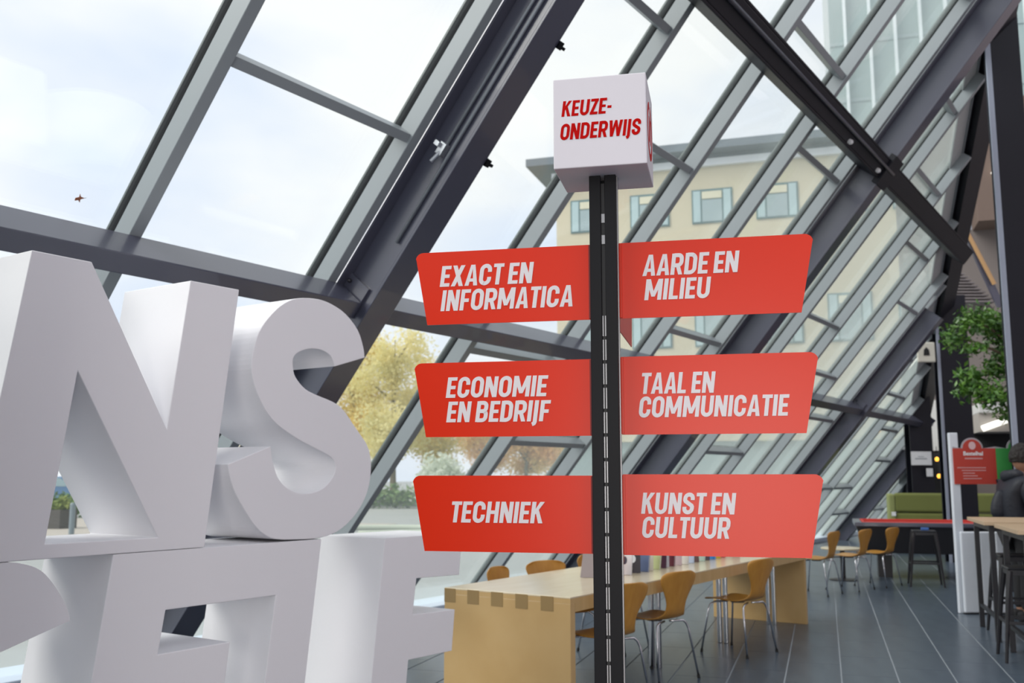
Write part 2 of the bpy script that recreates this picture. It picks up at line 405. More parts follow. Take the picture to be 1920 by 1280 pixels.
# columns
def column(px0, px1, Z, z1, dep, name='column', lip=None, rz=YAW):
    a = at(px0, Z); wd = (px1 - px0) / 1820.0 * Z
    c = empty(name, a, rz, kind='structure')
    t = .03
    MB().box(0, wd, 0, t, 0, z1).box(0, wd, dep - t, dep, 0, z1).box(wd * .45, wd * .55, t, dep - t, 0, z1).build('steel_section', M['steel2'], c, bevel=.004)
    if lip: MB().box(-lip, 0, 0, .02, 0, z1).build('flange', mat('flange_grey', (.30, .34, .42), .35), c)
    return c
column(1905, 1963, 10.72, 9.5, .18, 'column', .06)
column(1769, 1823, 17.2, 4.72, .3, 'column', .05)
cc = column(1703, 1745, 20.6, 4.6, .3, 'column')

# ---------------------------------------------------------------- giant letters
XL, DEP = -3.52, .48
def letter(outer, holes, label, z0):
    bm = bmesh.new(); edges = []
    for loop in [outer] + holes:
        vs_ = [bm.verts.new((0, y, z)) for y, z in loop]
        for i in range(len(vs_)): edges.append(bm.edges.new((vs_[i], vs_[(i + 1) % len(vs_)])))
    bmesh.ops.triangle_fill(bm, use_beauty=True, use_dissolve=False, edges=edges, normal=(1, 0, 0))
    r = bmesh.ops.extrude_face_region(bm, geom=bm.faces[:])
    for v in [g for g in r['geom'] if isinstance(g, bmesh.types.BMVert)]: v.co.x -= DEP
    bmesh.ops.recalc_face_normals(bm, faces=bm.faces[:])
    ymin = min(v.co.y for v in bm.verts)
    for v in bm.verts: v.co.y -= ymin; v.co.z -= z0
    me = bpy.data.meshes.new('block_letter'); bm.to_mesh(me); bm.free(); me.materials.append(M['eps'])
    ob = bpy.data.objects.new('block_letter', me); COL.objects.link(ob); ob.location = (XL, ymin, z0)
    b = ob.modifiers.new('bevel', 'BEVEL'); b.width = .0035; b.segments = 2; b.limit_method = 'ANGLE'; b.angle_limit = R(35)
    return tag(ob, label, 'letter', 'giant stacked letters')
def smooth_loop(pts, n=3):
    out = []
    for i in range(len(pts) - 1):
        p0 = pts[max(i - 1, 0)]; p1 = pts[i]; p2 = pts[i + 1]; p3 = pts[min(i + 2, len(pts) - 1)]
        for k in range(n):
            t = k / n
            out.append(tuple(.5 * ((2 * p1[c]) + (-p0[c] + p2[c]) * t + (2 * p0[c] - 5 * p1[c] + 4 * p2[c] - p3[c]) * t * t + (-p0[c] + 3 * p1[c] - 3 * p2[c] + p3[c]) * t ** 3) for c in (0, 1)))
    out.append(pts[-1])
    return out
S1 = [(3.817, 2.121), (3.805, 2.176), (3.76, 2.262), (3.667, 2.335), (3.562, 2.373), (3.469, 2.384), (3.366, 2.375), (3.287, 2.355), (3.211, 2.311), (3.138, 2.242), (3.086, 2.169), (3.059, 2.09), (3.048, 2.013), (3.06, 1.949), (3.087, 1.885), (3.132, 1.818), (3.17, 1.777), (3.21, 1.746), (3.274, 1.711), (3.38, 1.665), (3.505, 1.622), (3.583, 1.591), (3.616, 1.556), (3.614, 1.516), (3.58, 1.471), (3.526, 1.434), (3.458, 1.416), (3.39, 1.413), (3.332, 1.425), (3.273, 1.454), (3.233, 1.492), (3.207, 1.543), (3.192, 1.59), (3.183, 1.637)]
S2 = [(2.934, 1.55), (2.947, 1.496), (2.98, 1.425), (3.029, 1.357), (3.096, 1.278), (3.159, 1.23), (3.234, 1.203), (3.379, 1.194), (3.52, 1.194), (3.639, 1.218), (3.738, 1.272), (3.812, 1.341), (3.863, 1.423), (3.883, 1.517), (3.877, 1.601), (3.847, 1.663), (3.8, 1.709), (3.74, 1.765), (3.699, 1.805), (3.652, 1.843), (3.587, 1.872), (3.467, 1.900), (3.398, 1.922), (3.35, 1.954), (3.318, 1.99), (3.307, 2.038), (3.311, 2.073), (3.344, 2.101), (3.41, 2.124), (3.478, 2.129), (3.535, 2.118), (3.572, 2.095), (3.594, 2.053)]
letter(smooth_loop(S1) + smooth_loop(S2), [], 'huge white letter S with round bowls in the upper row of stacked letters', 1.19)
letter([(1.965, 2.346), (2.213, 2.346), (2.603, 1.693), (2.689, 2.35), (2.959, 2.352), (2.823, 1.19), (1.80, 1.19)],
       [[(2.182, 1.905), (2.584, 1.245), (2.092, 1.245)]], 'huge white slanted letter N in the upper row of stacked letters', 1.19)
letter([(2.382, 1.188), (3.532, 1.188), (3.38, .0), (3.125, .0), (3.244, .945), (2.64, .945), (2.612, .77), (2.985, .77), (2.955, .53), (2.58, .53), (2.545, .24), (2.92, .24), (2.89, 0), (2.22, 0)],
       [], 'huge white letter with a wide top bar and short middle bar under the N', 0)
letter([(4.004, 1.168), (4.69, 1.163), (4.665, .922), (4.272, .935), (4.244, .743), (4.625, .729), (4.60, .50), (4.213, .507), (4.15, 0), (3.865, 0)],
       [], 'huge white letter F in the lower row beside the wooden table', 0)
cc_ = []
for k in range(24):   # C: outer arc from the upper terminal round to the lower one, then the inner arc back
    a = math.radians(8 + k * (330 - 8) / 23.0); cc_.append((1.66 + .56 * math.cos(a) + .12 * (math.sin(a)), .59 + .595 * math.sin(a)))
co = [(2.212, .953), (2.205, .982), (2.18, 1.032), (2.135, 1.097), (2.082, 1.15), (2.015, 1.178), (1.926, 1.188)]
co2 = [(1.70, 1.16), (1.50, 1.06), (1.34, .88), (1.24, .64), (1.22, .40), (1.30, .18), (1.46, .04), (1.66, .0), (1.86, .06), (2.0, .20), (2.06, .34)]
ci = [(1.82, .42), (1.78, .32), (1.70, .25), (1.61, .24), (1.52, .30), (1.47, .42), (1.48, .60), (1.56, .78), (1.68, .90), (1.80, .94), (1.90, .92), (1.95, .874)]
letter(smooth_loop(co + co2) + smooth_loop(ci), [], 'huge white letter C cut by the frame in the lower row under the N', 0)

# ---------------------------------------------------------------- signpost
TH = R(21.7)
sp = empty('signpost', (-1.247, 2.295, 0), TH, label='black slotted signpost with six red direction panels and a white cube on top', cat='signpost')
Z1 = 2.323
for sx in (-1, 1):
    m = MB()
    xa, xb = (-.037, -.0055) if sx < 0 else (.0055, .037)
    m.box(xa, xb, 0, .012, 0, Z1)
    m.box(-.037 if sx < 0 else .033, -.033 if sx < 0 else .037, .012, .062, 0, Z1)
    m.build('post_profile', M['black'], sp, bevel=.0012)
MB().box(-.033, .033, .050, .062, 0, Z1).build('post_back', M['black'], sp)
m = MB(); z = .04
MB().box(-.0055, .0055, .012, .016, 0, Z1 - .02).build('slot_backing', mat('slot_dark', (.006, .006, .008), .5), sp)
ms = MB()
while z < 1.9:
    ms.box(-.0048, -.0018, .006, .0118, z, z + .056); ms.box(.0018, .0048, .006, .0118, z, z + .056); z += .0655
ms.build('slotted_strip', M['alu'], sp)
for z in (2.155, 2.215):
    MB().box(-.0045, .0045, .007, .0118, z - .025, z).build('slot_clip', M['alu'], sp)
MB().box(.0372, .040, .018, .030, 0, Z1).build('side_groove', M['alu'], sp)
MB().box(-.15, .15, -.12, .18, 0, .012).build('base_plate', M['black'], sp, bevel=.003)
cb = MB().box(-.1225, .1305, -.079, .150, 2.3235, 2.578).build('cube', M['cube'], sp, bevel=.003, seg=3)
cb['label'] = 'white cube with red lettering'

# condensed bold lettering drawn with strokes
ST = .185; A_ = ST / 2
def arc(cx, cy, rx, ry, a0, a1, n=6): return [(cx + rx * math.cos(R(a0 + (a1 - a0) * i / n)), cy + ry * math.sin(R(a0 + (a1 - a0) * i / n))) for i in range(n + 1)]
def glyph(c):
    a = A_; b = .082; L = []
    if c == 'O':
        w = .58; r = (w - 2 * a) / 2; L = [(arc(w / 2, 1 - b - r * 1.1, r, r * 1.1, 0, 180, 10) + arc(w / 2, b + r * 1.1, r, r * 1.1, 180, 360, 10), True)]
    elif c == 'C':
        w = .56; r = (w - 2 * a) / 2; L = [([(w - a, .62)] + arc(w / 2, 1 - b - r * 1.1, r, r * 1.1, 0, 180, 10) + arc(w / 2, b + r * 1.1, r, r * 1.1, 180, 360, 10) + [(w - a, .38)], False)]
    elif c == 'U':
        w = .58; r = (w - 2 * a) / 2; L = [([(a, 1)] + arc(w / 2, b + r * 1.1, r, r * 1.1, 180, 360, 10) + [(w - a, 1)], False)]
    elif c == 'J':
        w = .22; L = [([(w / 2, 1), (w / 2, -.02), (w / 2 - .03, -.10), (w / 2 - .12, -.14)], False)]
    elif c == 'I': w = ST; L = [([(a, 0), (a, 1)], False)]
    elif c == 'E': w = .45; L = [([(a, 0), (a, 1)], False), ([(a, 1 - b), (w, 1 - b)], False), ([(a, .5), (w - .04, .5)], False), ([(a, b), (w, b)], False)]
    elif c == 'F': w = .45; L = [([(a, 0), (a, 1)], False), ([(a, 1 - b), (w, 1 - b)], False), ([(a, .48), (w - .05, .48)], False)]
    elif c == 'L': w = .42; L = [([(a, 0), (a, 1)], False), ([(a, b), (w, b)], False)]
    elif c == 'T': w = .48; L = [([(w / 2, 0), (w / 2, 1)], False), ([(0, 1 - b), (w, 1 - b)], False)]
    elif c == 'H': w = .56; L = [([(a, 0), (a, 1)], False), ([(w - a, 0), (w - a, 1)], False), ([(a, .5), (w - a, .5)], False)]
    elif c == '-': w = .26; L = [([(0, .42), (w, .42)], False)]
    elif c == 'A': w = .60; L = ['poly', [(0, 0), (.2, 1), (.40, 1), (.60, 0), (.41, 0), (.30, .80), (.19, 0)], [(.14, .19), (.46, .19), (.44, .34), (.16, .34)]]
    elif c == 'N': w = .58; L = [([(a, 0), (a, 1)], False), ([(w - a, 0), (w - a, 1)], False), 'poly', [(0, 1), (.20, 1), (.58, 0), (.38, 0)]]
    elif c == 'M': w = .78; L = [([(a, 0), (a, 1)], False), ([(w - a, 0), (w - a, 1)], False), 'poly', [(0, 1), (.21, 1), (.47, .16), (.31, .16)], [(.78, 1), (.57, 1), (.31, .16), (.47, .16)]]
    elif c == 'W': w = .86; L = ['poly', [(0, 1), (.19, 1), (.31, 0), (.13, 0)], [(.13, 0), (.31, 0), (.50, 1), (.36, 1)], [(.36, 1), (.50, 1), (.73, 0), (.55, 0)], [(.55, 0), (.73, 0), (.86, 1), (.67, 1)]]
    elif c == 'X': w = .58; L = ['poly', [(0, 0), (.2, 0), (.58, 1), (.38, 1)], [(0, 1), (.2, 1), (.58, 0), (.38, 0)]]
    elif c == 'K': w = .56; L = [([(a, 0), (a, 1)], False), 'poly', [(.16, .36), (.16, .62), (.36, 1), (.57, 1)], [(.20, .52), (.33, .64), (.57, 0), (.37, 0)]]
    elif c == 'Z': w = .48; L = [([(0, 1 - b), (w, 1 - b)], False), ([(0, b), (w, b)], False), 'poly', [(0, b), (.19, b), (w, 1 - b), (w - .19, 1 - b)]]
    elif c == 'D':
        w = .56; L = [([(a, 0), (a, 1)], False), ([(a, 1 - b)] + arc(w - a - .2, 1 - b - .22, .2, .22, 90, 0, 6) + arc(w - a - .2, b + .22, .2, .22, 0, -90, 6) + [(a, b)], False)]
    elif c == 'R':
        w = .56; L = [([(a, 0), (a, 1)], False), ([(a, 1 - b)] + arc(w - a - .16, 1 - b - .18, .16, .18, 90, 0, 5) + arc(w - a - .16, .44 + .18, .16, .18, 0, -90, 5) + [(a, .44)], False), 'poly', [(.22, .42), (.40, .44), (.56, 0), (.37, 0)]]
    elif c == 'B':
        w = .56; L = [([(a, 0), (a, 1)], False), ([(a, 1 - b)] + arc(w - a - .17, 1 - b - .16, .15, .16, 90, 0, 5) + arc(w - a - .17, .52 + .14, .15, .14, 0, -90, 5) + [(a, .52)], False),
                      ([(a, .52)] + arc(w - a - .16, .52 - .17, .16, .17, 90, 0, 5) + arc(w - a - .16, b + .17, .16, .17, 0, -90, 5) + [(a, b)], False)]
    elif c == 'S':
        w = .54; r = (w - 2 * a) / 2
        L = [([(w - a, .66)] + arc(w / 2, 1 - b - r, r, r, 0, 180, 8) + [(a, .66), (a + .03, .60), (w / 2, .50), (w - a - .03, .40), (w - a, .34)] + arc(w / 2, b + r, r, r, 0, -180, 8) + [(a, .34)], False)]
    else: w = .20
    return w, L
def stroke_quads(pts, t, closed):
    n = len(pts); P = [Vector((p[0], p[1])) for p in pts]; Lf = []; Rt = []
    for i in range(n):
        if closed: d0 = (P[i] - P[i - 1]).normalized(); d1 = (P[(i + 1) % n] - P[i]).normalized()
        else:
            d1 = (P[min(i + 1, n - 1)] - P[min(i, n - 2)]).normalized(); d0 = (P[max(i, 1)] - P[max(i - 1, 0)]).normalized()
        n0 = Vector((-d0.y, d0.x)); n1 = Vector((-d1.y, d1.x)); mm = (n0 + n1).normalized(); k = t / 2 / max(.5, mm.dot(n1))
        Lf.append(P[i] + mm * k); Rt.append(P[i] - mm * k)
    q = []
    for i in range(n if closed else n - 1):
        j = (i + 1) % n; q.append([Lf[i], Lf[j], Rt[j], Rt[i]])
    return q
def lettering(text, x0, x1, zb, cap, yf, m, parent, shear=.125):
    polys = []; X = 0
    for c in text:
        w_, L = glyph(c)
        pm = False
        for it in L:
            if it == 'poly': pm = True; continue
            if pm: polys.append([(X + p[0], p[1]) for p in it])
            else:
                hz = .165 if (c in 'ELFTHZ-' and len(it[0]) == 2 and abs(it[0][0][1] - it[0][1][1]) < .01) else ST
                for q in stroke_quads(it[0], hz, it[1]): polys.append([(X + p[0], p[1]) for p in q])
        X += w_ + (.075 if c != ' ' else 0)
        if c == 'A' or c == 'T': X -= .02
    X -= .075; k = (x1 - x0) / X
    mb = MB()
    for q in polys:
        n_ = len(mb.bm.verts) // 8 % 24
        mb.quadprism([Vector((x0 + p[0] * k + p[1] * cap * shear, yf, zb + p[1] * cap)) for p in q], Vector((0, -1, 0)), .0005 + .00004 * n_)
    return mb.build('lettering', m, parent)
lettering('KEUZE-', -.100, .035, 2.470, .044, -.0791, M['redtext'], cb)
lettering('ONDERWIJS', -.105, .112, 2.404, .045, -.0791, M['redtext'], cb)
# round red badge on the cube's side face
m = MB()
for k in range(28):
    a0, a1 = 2 * math.pi * k / 28, 2 * math.pi * (k + 1) / 28
    if 5 < k < 8: continue
    m.quadprism([Vector((.1307, .035 + r_ * math.cos(a), 2.45 + r_ * math.sin(a))) for r_, a in ((.082, a0), (.082, a1), (.062, a1), (.062, a0))], Vector((1, 0, 0)), .0006)
m.quadprism([Vector((.1307, .035 + y_, 2.45 + z_)) for y_, z_ in ((-.03, -.035), (-.012, -.035), (.0, .04), (-.018, .04))], Vector((1, 0, 0)), .0006)
m.quadprism([Vector((.1307, .035 + y_, 2.45 + z_)) for y_, z_ in ((.005, -.035), (.023, -.035), (.035, .04), (.017, .04))], Vector((1, 0, 0)), .0006)
m.build('badge', M['redtext'], cb)
PY = .045
def panel(side, ztop, zbot, lines, label):
    s = side; x_in, x_top, x_bot = .038, .5555, .517
    rr = .022; tc_ = (x_top - rr * 1.05, ztop - rr)
    pts = [(x_in, zbot), (x_bot, zbot)]
    # right edge slants; rounded upper corner
    pts += [(x_top - .0035, ztop - rr)] + [(tc_[0] + rr * math.cos(R(a)), tc_[1] + rr * math.sin(R(a))) for a in (15, 35, 55, 75, 90)] + [(x_in, ztop)]
    q = [Vector((s * x + (.002 if s > 0 else .003), PY, z)) for x, z in pts]
    if s < 0: q = q[::-1]
    p = MB().quadprism(q, Vector((0, 1, 0)), .003).build('sign_panel', M['red'], sp); p['label'] = label
    MB().box(s * .034 if s > 0 else -.046, .046 if s > 0 else -.034, PY - .006, PY - .0005, zbot + .002, ztop - .002).build('clamp_strip', M['red'] if s > 0 else mat('clamp_red_shaded', (.22, .004, .003), .5), p)  # left strip painted darker, shade of the fold put into its colour
    for (t, a, b, zb_, cap) in lines: lettering(t, a, b, zb_, cap, PY - .0002, M['white'], p)
panel(-1, 2.139, 1.927, [('EXACT EN', -.478, -.209, 2.037, .0605), ('INFORMATICA', -.475, -.094, 1.966, .0605)], 'red panel reading EXACT EN INFORMATICA')
panel(1, 2.139, 1.927, [('AARDE EN', .102, .357, 2.043, .059), ('MILIEU', .106, .280, 1.9755, .058)], 'red panel reading AARDE EN MILIEU')
panel(-1, 1.817, 1.607, [('ECONOMIE', -.457, -.169, 1.717, .058), ('EN BEDRIJF', -.455, -.162, 1.648, .058)], 'red panel reading ECONOMIE EN BEDRIJF')
panel(1, 1.821, 1.609, [('TAAL EN', .090, .285, 1.7185, .057), ('COMMUNICATIE', .084, .473, 1.655, .056)], 'red panel reading TAAL EN COMMUNICATIE')
panel(-1, 1.4995, 1.292, [('TECHNIEK', -.442, -.181, 1.371, .0575)], 'red panel reading TECHNIEK')
panel(1, 1.503, 1.2905, [('KUNST EN', .087, .329, 1.399, .0555), ('CULTUUR', .087, .314, 1.3365, .0545)], 'red panel reading KUNST EN CULTUUR')
pb = [Vector((.020, .066, 2.139)), Vector((.020, .60, 2.139)), Vector((.020, .56, 1.915)), Vector((.020, .066, 1.915))]
p = MB().quadprism(pb, Vector((1, 0, 0)), .003).build('sign_panel', M['red'], sp); p['label'] = 'red panel pointing away behind the post'

# ---------------------------------------------------------------- long wooden table
tb = empty('long_table', (-3.7, 7.8, 0), 0, label='long birch plywood reading table with slab ends and finger joints', cat='table')
y0, y1 = 5.40 - 7.8, 10.15 - 7.8
MB().box(-.5, .5, y0, y1, .730, .74).build('tabletop', M['beech_glare'], tb, bevel=.002)
MB().box(-.5, .5, y0, y1, .70, .730).build('top_slab', M['beech'], tb)
for s in (-1, 1):
    MB().box(s * .5 - (.03 if s > 0 else 0), s * .5 + (0 if s > 0 else .03), y0 + .06, y1 - .05, .645, .70).build('apron', M['beech'], tb)
MB().box(-.5, .5, y0, y0 + .06, 0, .70).build('end_panel', M['beech'], tb, bevel=.003)
MB().box(-.5, .5, y1 - .05, y1, 0, .70).build('end_panel', M['beech'], tb, bevel=.003)
for i in range(5):
    x = -.5 + .0 + i * .195
    MB().box(x, x + .095, y0 - .002, y0 + .01, .645, .736).build('joint_finger', M['endgrain'], tb)
for yy in (7.2, 8.6, 9.9):
    for s in (0, .06):
        MB().box(.16 + s, .195 + s, yy - 7.8 - .02, yy - 7.8 + .02, 0, .70).build('support_post', M['chrome'], tb, bevel=.004)

# ---------------------------------------------------------------- curved plywood chairs
def chair(label, group, mcol):
    c = empty('plywood_chair', (0, 0, 0), 0, label=label, cat='chair', group=group)
    prof = [(.215, .432, .185), (.20, .447, .205), (.10, .452, .215), (-.02, .440, .213), (-.11, .438, .195), (-.165, .452, .155), (-.200, .492, .115), (-.218, .545, .108), (-.232, .60, .125), (-.248, .66, .165), (-.262, .72, .205), (-.274, .765, .210), (-.282, .790, .185), (-.286, .802, .150)]
    bm = bmesh.new(); rows = []
    NU = 10
    for i, (y, z, w_) in enumerate(prof):
        row = []
        for k in range(NU + 1):
            u = -1 + 2 * k / NU
            up = max(0, (i - 5) / 8.0)
            yy = y + .045 * u * u * up; zz = z + (.012 * u * u if i < 6 else 0) - (.012 * u ** 4 if i >= 12 else 0)
            row.append(bm.verts.new((u * w_, yy, zz)))
        rows.append(row)
    for A, B in zip(rows, rows[1:]):
        for k in range(NU): bm.faces.new((A[k], A[k + 1], B[k + 1], B[k]))
    bmesh.ops.recalc_face_normals(bm, faces=bm.faces[:])
    me = bpy.data.meshes.new('shell'); bm.to_mesh(me); bm.free(); me.materials.append(mcol)
    for p in me.polygons: p.use_smooth = True
    ob = bpy.data.objects.new('shell', me); COL.objects.link(ob); ob.parent = c
    so_ = ob.modifiers.new('thick', 'SOLIDIFY'); so_.thickness = .011; so_.offset = 0
    ss = ob.modifiers.new('sub', 'SUBSURF'); ss.levels = 1; ss.render_levels = 1
    for sx in (-1, 1):
        for sy in (-1, 1):
            lg = MB().tube([(sx * .03, sy * .10 - .02, .424), (sx * .14, sy * .15 - .01, .422), (sx * .170, sy * .165, .40), (sx * .185, sy * .175, .36), (sx * .228, sy * .225, .02)], .0085, 8).build('leg', M['chrome'], c, smooth=True)
            MB().tube([(sx * .2275, sy * .2245, .025), (sx * .230, sy * .227, 0.0)], .012, 8).build('foot_cap', M['rubber'], lg)
    MB().lathe([(.06, .418), (.06, .430)], 16).build('hub_plate', M['blackmetal'], c)
    return c
c0 = chair('honey plywood chair with chrome legs nearest the sign post, half hidden by it', 'plywood chairs at the long table', M['chair'])
spots = [(-3.27, 5.93, 74, None, None),
         (-3.33, 6.86, 76, 'honey plywood chair tucked under the long table, middle one on its near side', None),
         (-3.20, 8.23, 78, 'honey plywood chair pulled out at the long table in front of the far slab end', None),
         (-4.14, 6.34, -80, 'honey plywood chair on the glass side of the table nearest its front slab end', None),
         (-4.14, 6.88, -112, 'honey plywood chair on the glass side of the table, middle of that row', None),
         (-4.14, 7.72, -90, 'honey plywood chair on the glass side of the table behind the grey stand', None),
         (-3.87, 12.72, 84, 'honey plywood chair beyond the long table beside the low round table', 'far'),
         (-3.66, 13.45, 80, 'honey plywood chair in front of the pool table, middle of the far three', 'far'),
         (-3.47, 14.14, 78, 'honey plywood chair in front of the pool table nearest the black stool', 'far')]
for i, (x, y, a, lab, far) in enumerate(spots):
    c = c0 if i == 0 else copy_tree(c0)
    c.location = (x, y, 0); c.rotation_euler = (0, 0, R(a))
    if lab: c['label'] = lab
    if far: c['group'] = 'plywood chairs by the pool table'

# books and a stand on the table
cols = [('orange', (.65, .13, .02)), ('white', (.72, .72, .74)), ('black', (.03, .025, .03)), ('slate blue', (.12, .16, .28)), ('cream', (.62, .58, .48)), ('pale green', (.45, .5, .25)), ('dark plum', (.07, .02, .05)),
        ('silver', (.5, .5, .53)), ('maroon', (.12, .02, .035)), ('pinkish', (.55, .42, .44)), ('ivory', (.70, .68, .62)), ('light blue', (.50, .58, .74)), ('brown', (.12, .06, .05)), ('mint', (.50, .66, .58)), ('dark grey', (.07, .05, .07)),
        ('bright blue', (.04, .22, .60)), ('yellow', (.7, .42, .02)), ('crimson', (.50, .03, .03)), ('beige', (.45, .38, .30)), ('wine red', (.16, .01, .03))]
bx = [1173, 1183, 1198, 1211, 1222, 1233, 1243, 1251, 1259, 1269, 1279, 1289, 1298, 1307, 1316, 1325, 1334, 1343, 1354, 1368]
for i, ((nm, cl), px) in enumerate(zip(cols, bx)):
    yy = 6.80 + (px - 1180) * .0102 + .0000125 * (px - 1180) ** 2
    b = empty('book', (-3.57, yy, .742), R(14 + 6 * ((i * 7) % 5 - 2)), label=nm + ' covered book leaning upright among the books on the long table', cat='book', group='books standing on the long table')
    tilt = Matrix.Rotation(R(-14), 4, 'X'); wd = (.12 if i < 4 else .085) if nm not in ('orange', 'silver', 'maroon') else .06
    hh = .19 + .012 * (i % 3)
    MB().box(-wd / 2, wd / 2, 0, .004, 0, hh, tilt).box(-wd / 2, wd / 2, .022, .026, 0, hh, tilt).box(-wd / 2, -wd / 2 + .004, .004, .022, 0, hh, tilt).build('cover', mat('cover_' + nm, cl, .35), b)
    MB().box(-wd / 2 + .006, wd / 2 - .003, .004, .022, .003, hh - .004, tilt).build('pages', M['paper'], b)
    if nm in ('black', 'white'):
        mm = MB(); pts_ = [Vector((.024 * math.cos(a * .5236), -.0006, .11 + .032 * math.sin(a * .5236))) for a in range(12)]
        mm.quadprism([tilt @ q for q in pts_], Vector((0, -1, 0)), .0006).build('cover_print', M['paper'] if nm == 'black' else M['steel'], b)
gs = MB(); gs.quadprism([Vector((-.09, 0, 0)), Vector((.09, 0, 0)), Vector((.075, .055, .24)), Vector((-.065, .055, .24))], Vector((0, 1, .0)), .006)
gs.quadprism([Vector((-.08, .12, 0)), Vector((.08, .12, 0)), Vector((.07, .065, .235)), Vector((-.06, .065, .235))], Vector((0, 1, .0)), .006)
g = gs.build('display_stand', mat('taupe_card', (.34, .29, .29), .6)); g.location = (-3.66, 6.5, .742); g.rotation_euler = (0, 0, R(25)); tag(g, 'grey tent shaped display stand on the long table behind the signpost', 'stand')

# ---------------------------------------------------------------- bar tables (aligned with the floor grid)
def bar_table(px, Z, label):
    a = at(px, Z)
    t = empty('bar_table', a, G, label=label, cat='table', group='high bar tables')
    L_, W_ = 1.5, 1.12   # x along GX, y toward the camera is negative
    H_ = 1.08
    MB().box(0, L_, -W_, 0, H_ - .035, H_).build('tabletop', M['wood'], t, bevel=.003)
    s = .045
    for x in (.05, L_ - .05 - s):
        for y in (-W_ + .06, -.06 - s):
            MB().box(x, x + s, y, y + s, 0, H_ - .035).build('leg', M['blackmetal'], t, bevel=.003)
        MB().box(x, x + s, -W_ + .06 + s, -.06 - s, H_ - .085, H_ - .035).build('top_rail', M['blackmetal'], t)
        MB().box(x + .008, x + s - .008, -W_ + .06 + s, -.06 - s, .20, .235).build('foot_rail', M['blackmetal'], t)
    for y in (-W_ + .06, -.06 - s):
        MB().box(.05 + s, L_ - .05 - s, y, y + s, H_ - .085, H_ - .035).build('long_rail', M['blackmetal'], t)
    return t
bar_table(1800, 10.12, 'high oak topped bar table with black legs standing in front of the person')
bar_table(1849, 8.70, 'high oak topped bar table with black legs nearest the camera by the frame edge')

def stool(x, y, rz, label, blue=False, h=.75):
    c = empty('metal_stool', (x, y, 0), rz, label=label, cat='stool', group='black metal stools')
    MB().box(-.155, .155, -.155, .155, h - .02, h).build('seat', M['blackmetal'], c, bevel=.012)
    MB().box(-.15, .15, -.15, .15, h - .06, h - .02).build('seat_skirt', M['blackmetal'], c)
    for sx in (-1, 1):
        for sy in (-1, 1):
            MB().tube([(sx * .135, sy * .135, h - .03), (sx * .165, sy * .165, h - .25), (sx * .215, sy * .215, 0)], [.027, .022, .014], 6).build('leg', M['blackmetal'], c)
    for k in range(4):
        MB().box(-.185, .185, .180, .196, .30, .325, Matrix.Rotation(R(90 * k), 4, 'Z')).build('brace', M['blackmetal'], c)
    return c
s_ = stool(-2.92, 14.50, G, 'black metal stool standing alone in front of the pool table')
chk = MB().box(-.05, .05, -.03, .03, 0, .035).build('chalk_cube', mat('blue_chalk', (.05, .14, .42), .7), None, bevel=.006); chk.location = (-2.90, 14.50, .751); chk.rotation_euler = (0, 0, G)
tag(chk, 'blue chalk block lying on the black stool by the pool table', 'chalk')
q = at(1900, 8.25); stool(q.x, q.y, G, 'black metal stool pushed under the nearest bar table')
q = at(1880, 9.55); stool(q.x, q.y, G + .1, 'black metal stool between the two bar tables')

# ---------------------------------------------------------------- pool table, sofa, low table
pt = empty('pool_table', at(1592, 14.45), G, label='black pool table with red cloth behind the plywood chairs', cat='pool table')
W_, D_ = 2.5, 1.35
m = MB(); b0 = [(0.16, .12), (W_ - .16, .12), (W_ - .16, D_ - .12), (.16, D_ - .12)]; b1 = [(0.02, .02), (W_ - .02, .02), (W_ - .02, D_ - .02), (.02, D_ - .02)]
va = [m.bm.verts.new((x, y, .38)) for x, y in b0]; vb = [m.bm.verts.new((x, y, .76)) for x, y in b1]
m.bm.faces.new(va[::-1]); m.bm.faces.new(vb)
for i in range(4): m.bm.faces.new((va[i], va[(i + 1) % 4], vb[(i + 1) % 4], vb[i]))
m.build('body', M['blackmetal'], pt)
r_ = MB(); r_.box(0, W_, 0, .11, .76, .82); r_.box(0, W_, D_ - .11, D_, .76, .82); r_.box(0, .11, .11, D_ - .11, .76, .82); r_.box(W_ - .11, W_, .11, D_ - .11, .76, .82)
r_.build('rail', M['steel'], pt, bevel=.01)
MB().box(.11, W_ - .11, .11, D_ - .11, .765, .79).build('cloth', M['cloth_red'], pt)
for x0_, x1_, y0_, y1_ in ((.11, W_ - .11, .11, .15), (.11, W_ - .11, D_ - .15, D_ - .11), (.11, .15, .15, D_ - .15), (W_ - .15, W_ - .11, .15, D_ - .15)):
    MB().box(x0_, x1_, y0_, y1_, .79, .825).build('cushion', M['cloth_red'], pt, bevel=.006)
for x in (.32, W_ - .52):
    MB().box(x, x + .2, .5, .85, 0, .38).build('pedestal', M['blackmetal'], pt)
sf = empty('sofa', at(1657, 19.2), G, label='olive green high backed bench seat behind the pool table', cat='sofa')
MB().box(0, 2.2, .0, .14, .1, .78).build('back_panel', M['sofa'], sf, bevel=.03)
MB().box(.10, 2.1, -.03, .17, .79, 1.16).build('back_cushion', M['sofa'], sf, bevel=.05, seg=3)
MB().box(.10, 2.1, -.02, .16, .42, .78).build('back_cushion', M['sofa'], sf, bevel=.04, seg=3)
MB().box(0, .12, -.04, .75, .1, 1.14).build('armrest', mat('olive_light', (.24, .27, .10), .85), sf, bevel=.03)
MB().box(.12, 2.2, .14, .75, .1, .45).build('seat', M['sofa'], sf, bevel=.03)
MB().box(.04, .12, -.046, -.04, .72, .80).build('tab', M['paper'], sf)
for x in (.1, 2.0): MB().box(x, x + .06, .05, .11, 0, .1).build('foot', M['blackmetal'], sf)
lt = empty('round_table', at(1567, 14.4), 0, label='low round pale table on a black foot beside the far plywood chairs', cat='table')
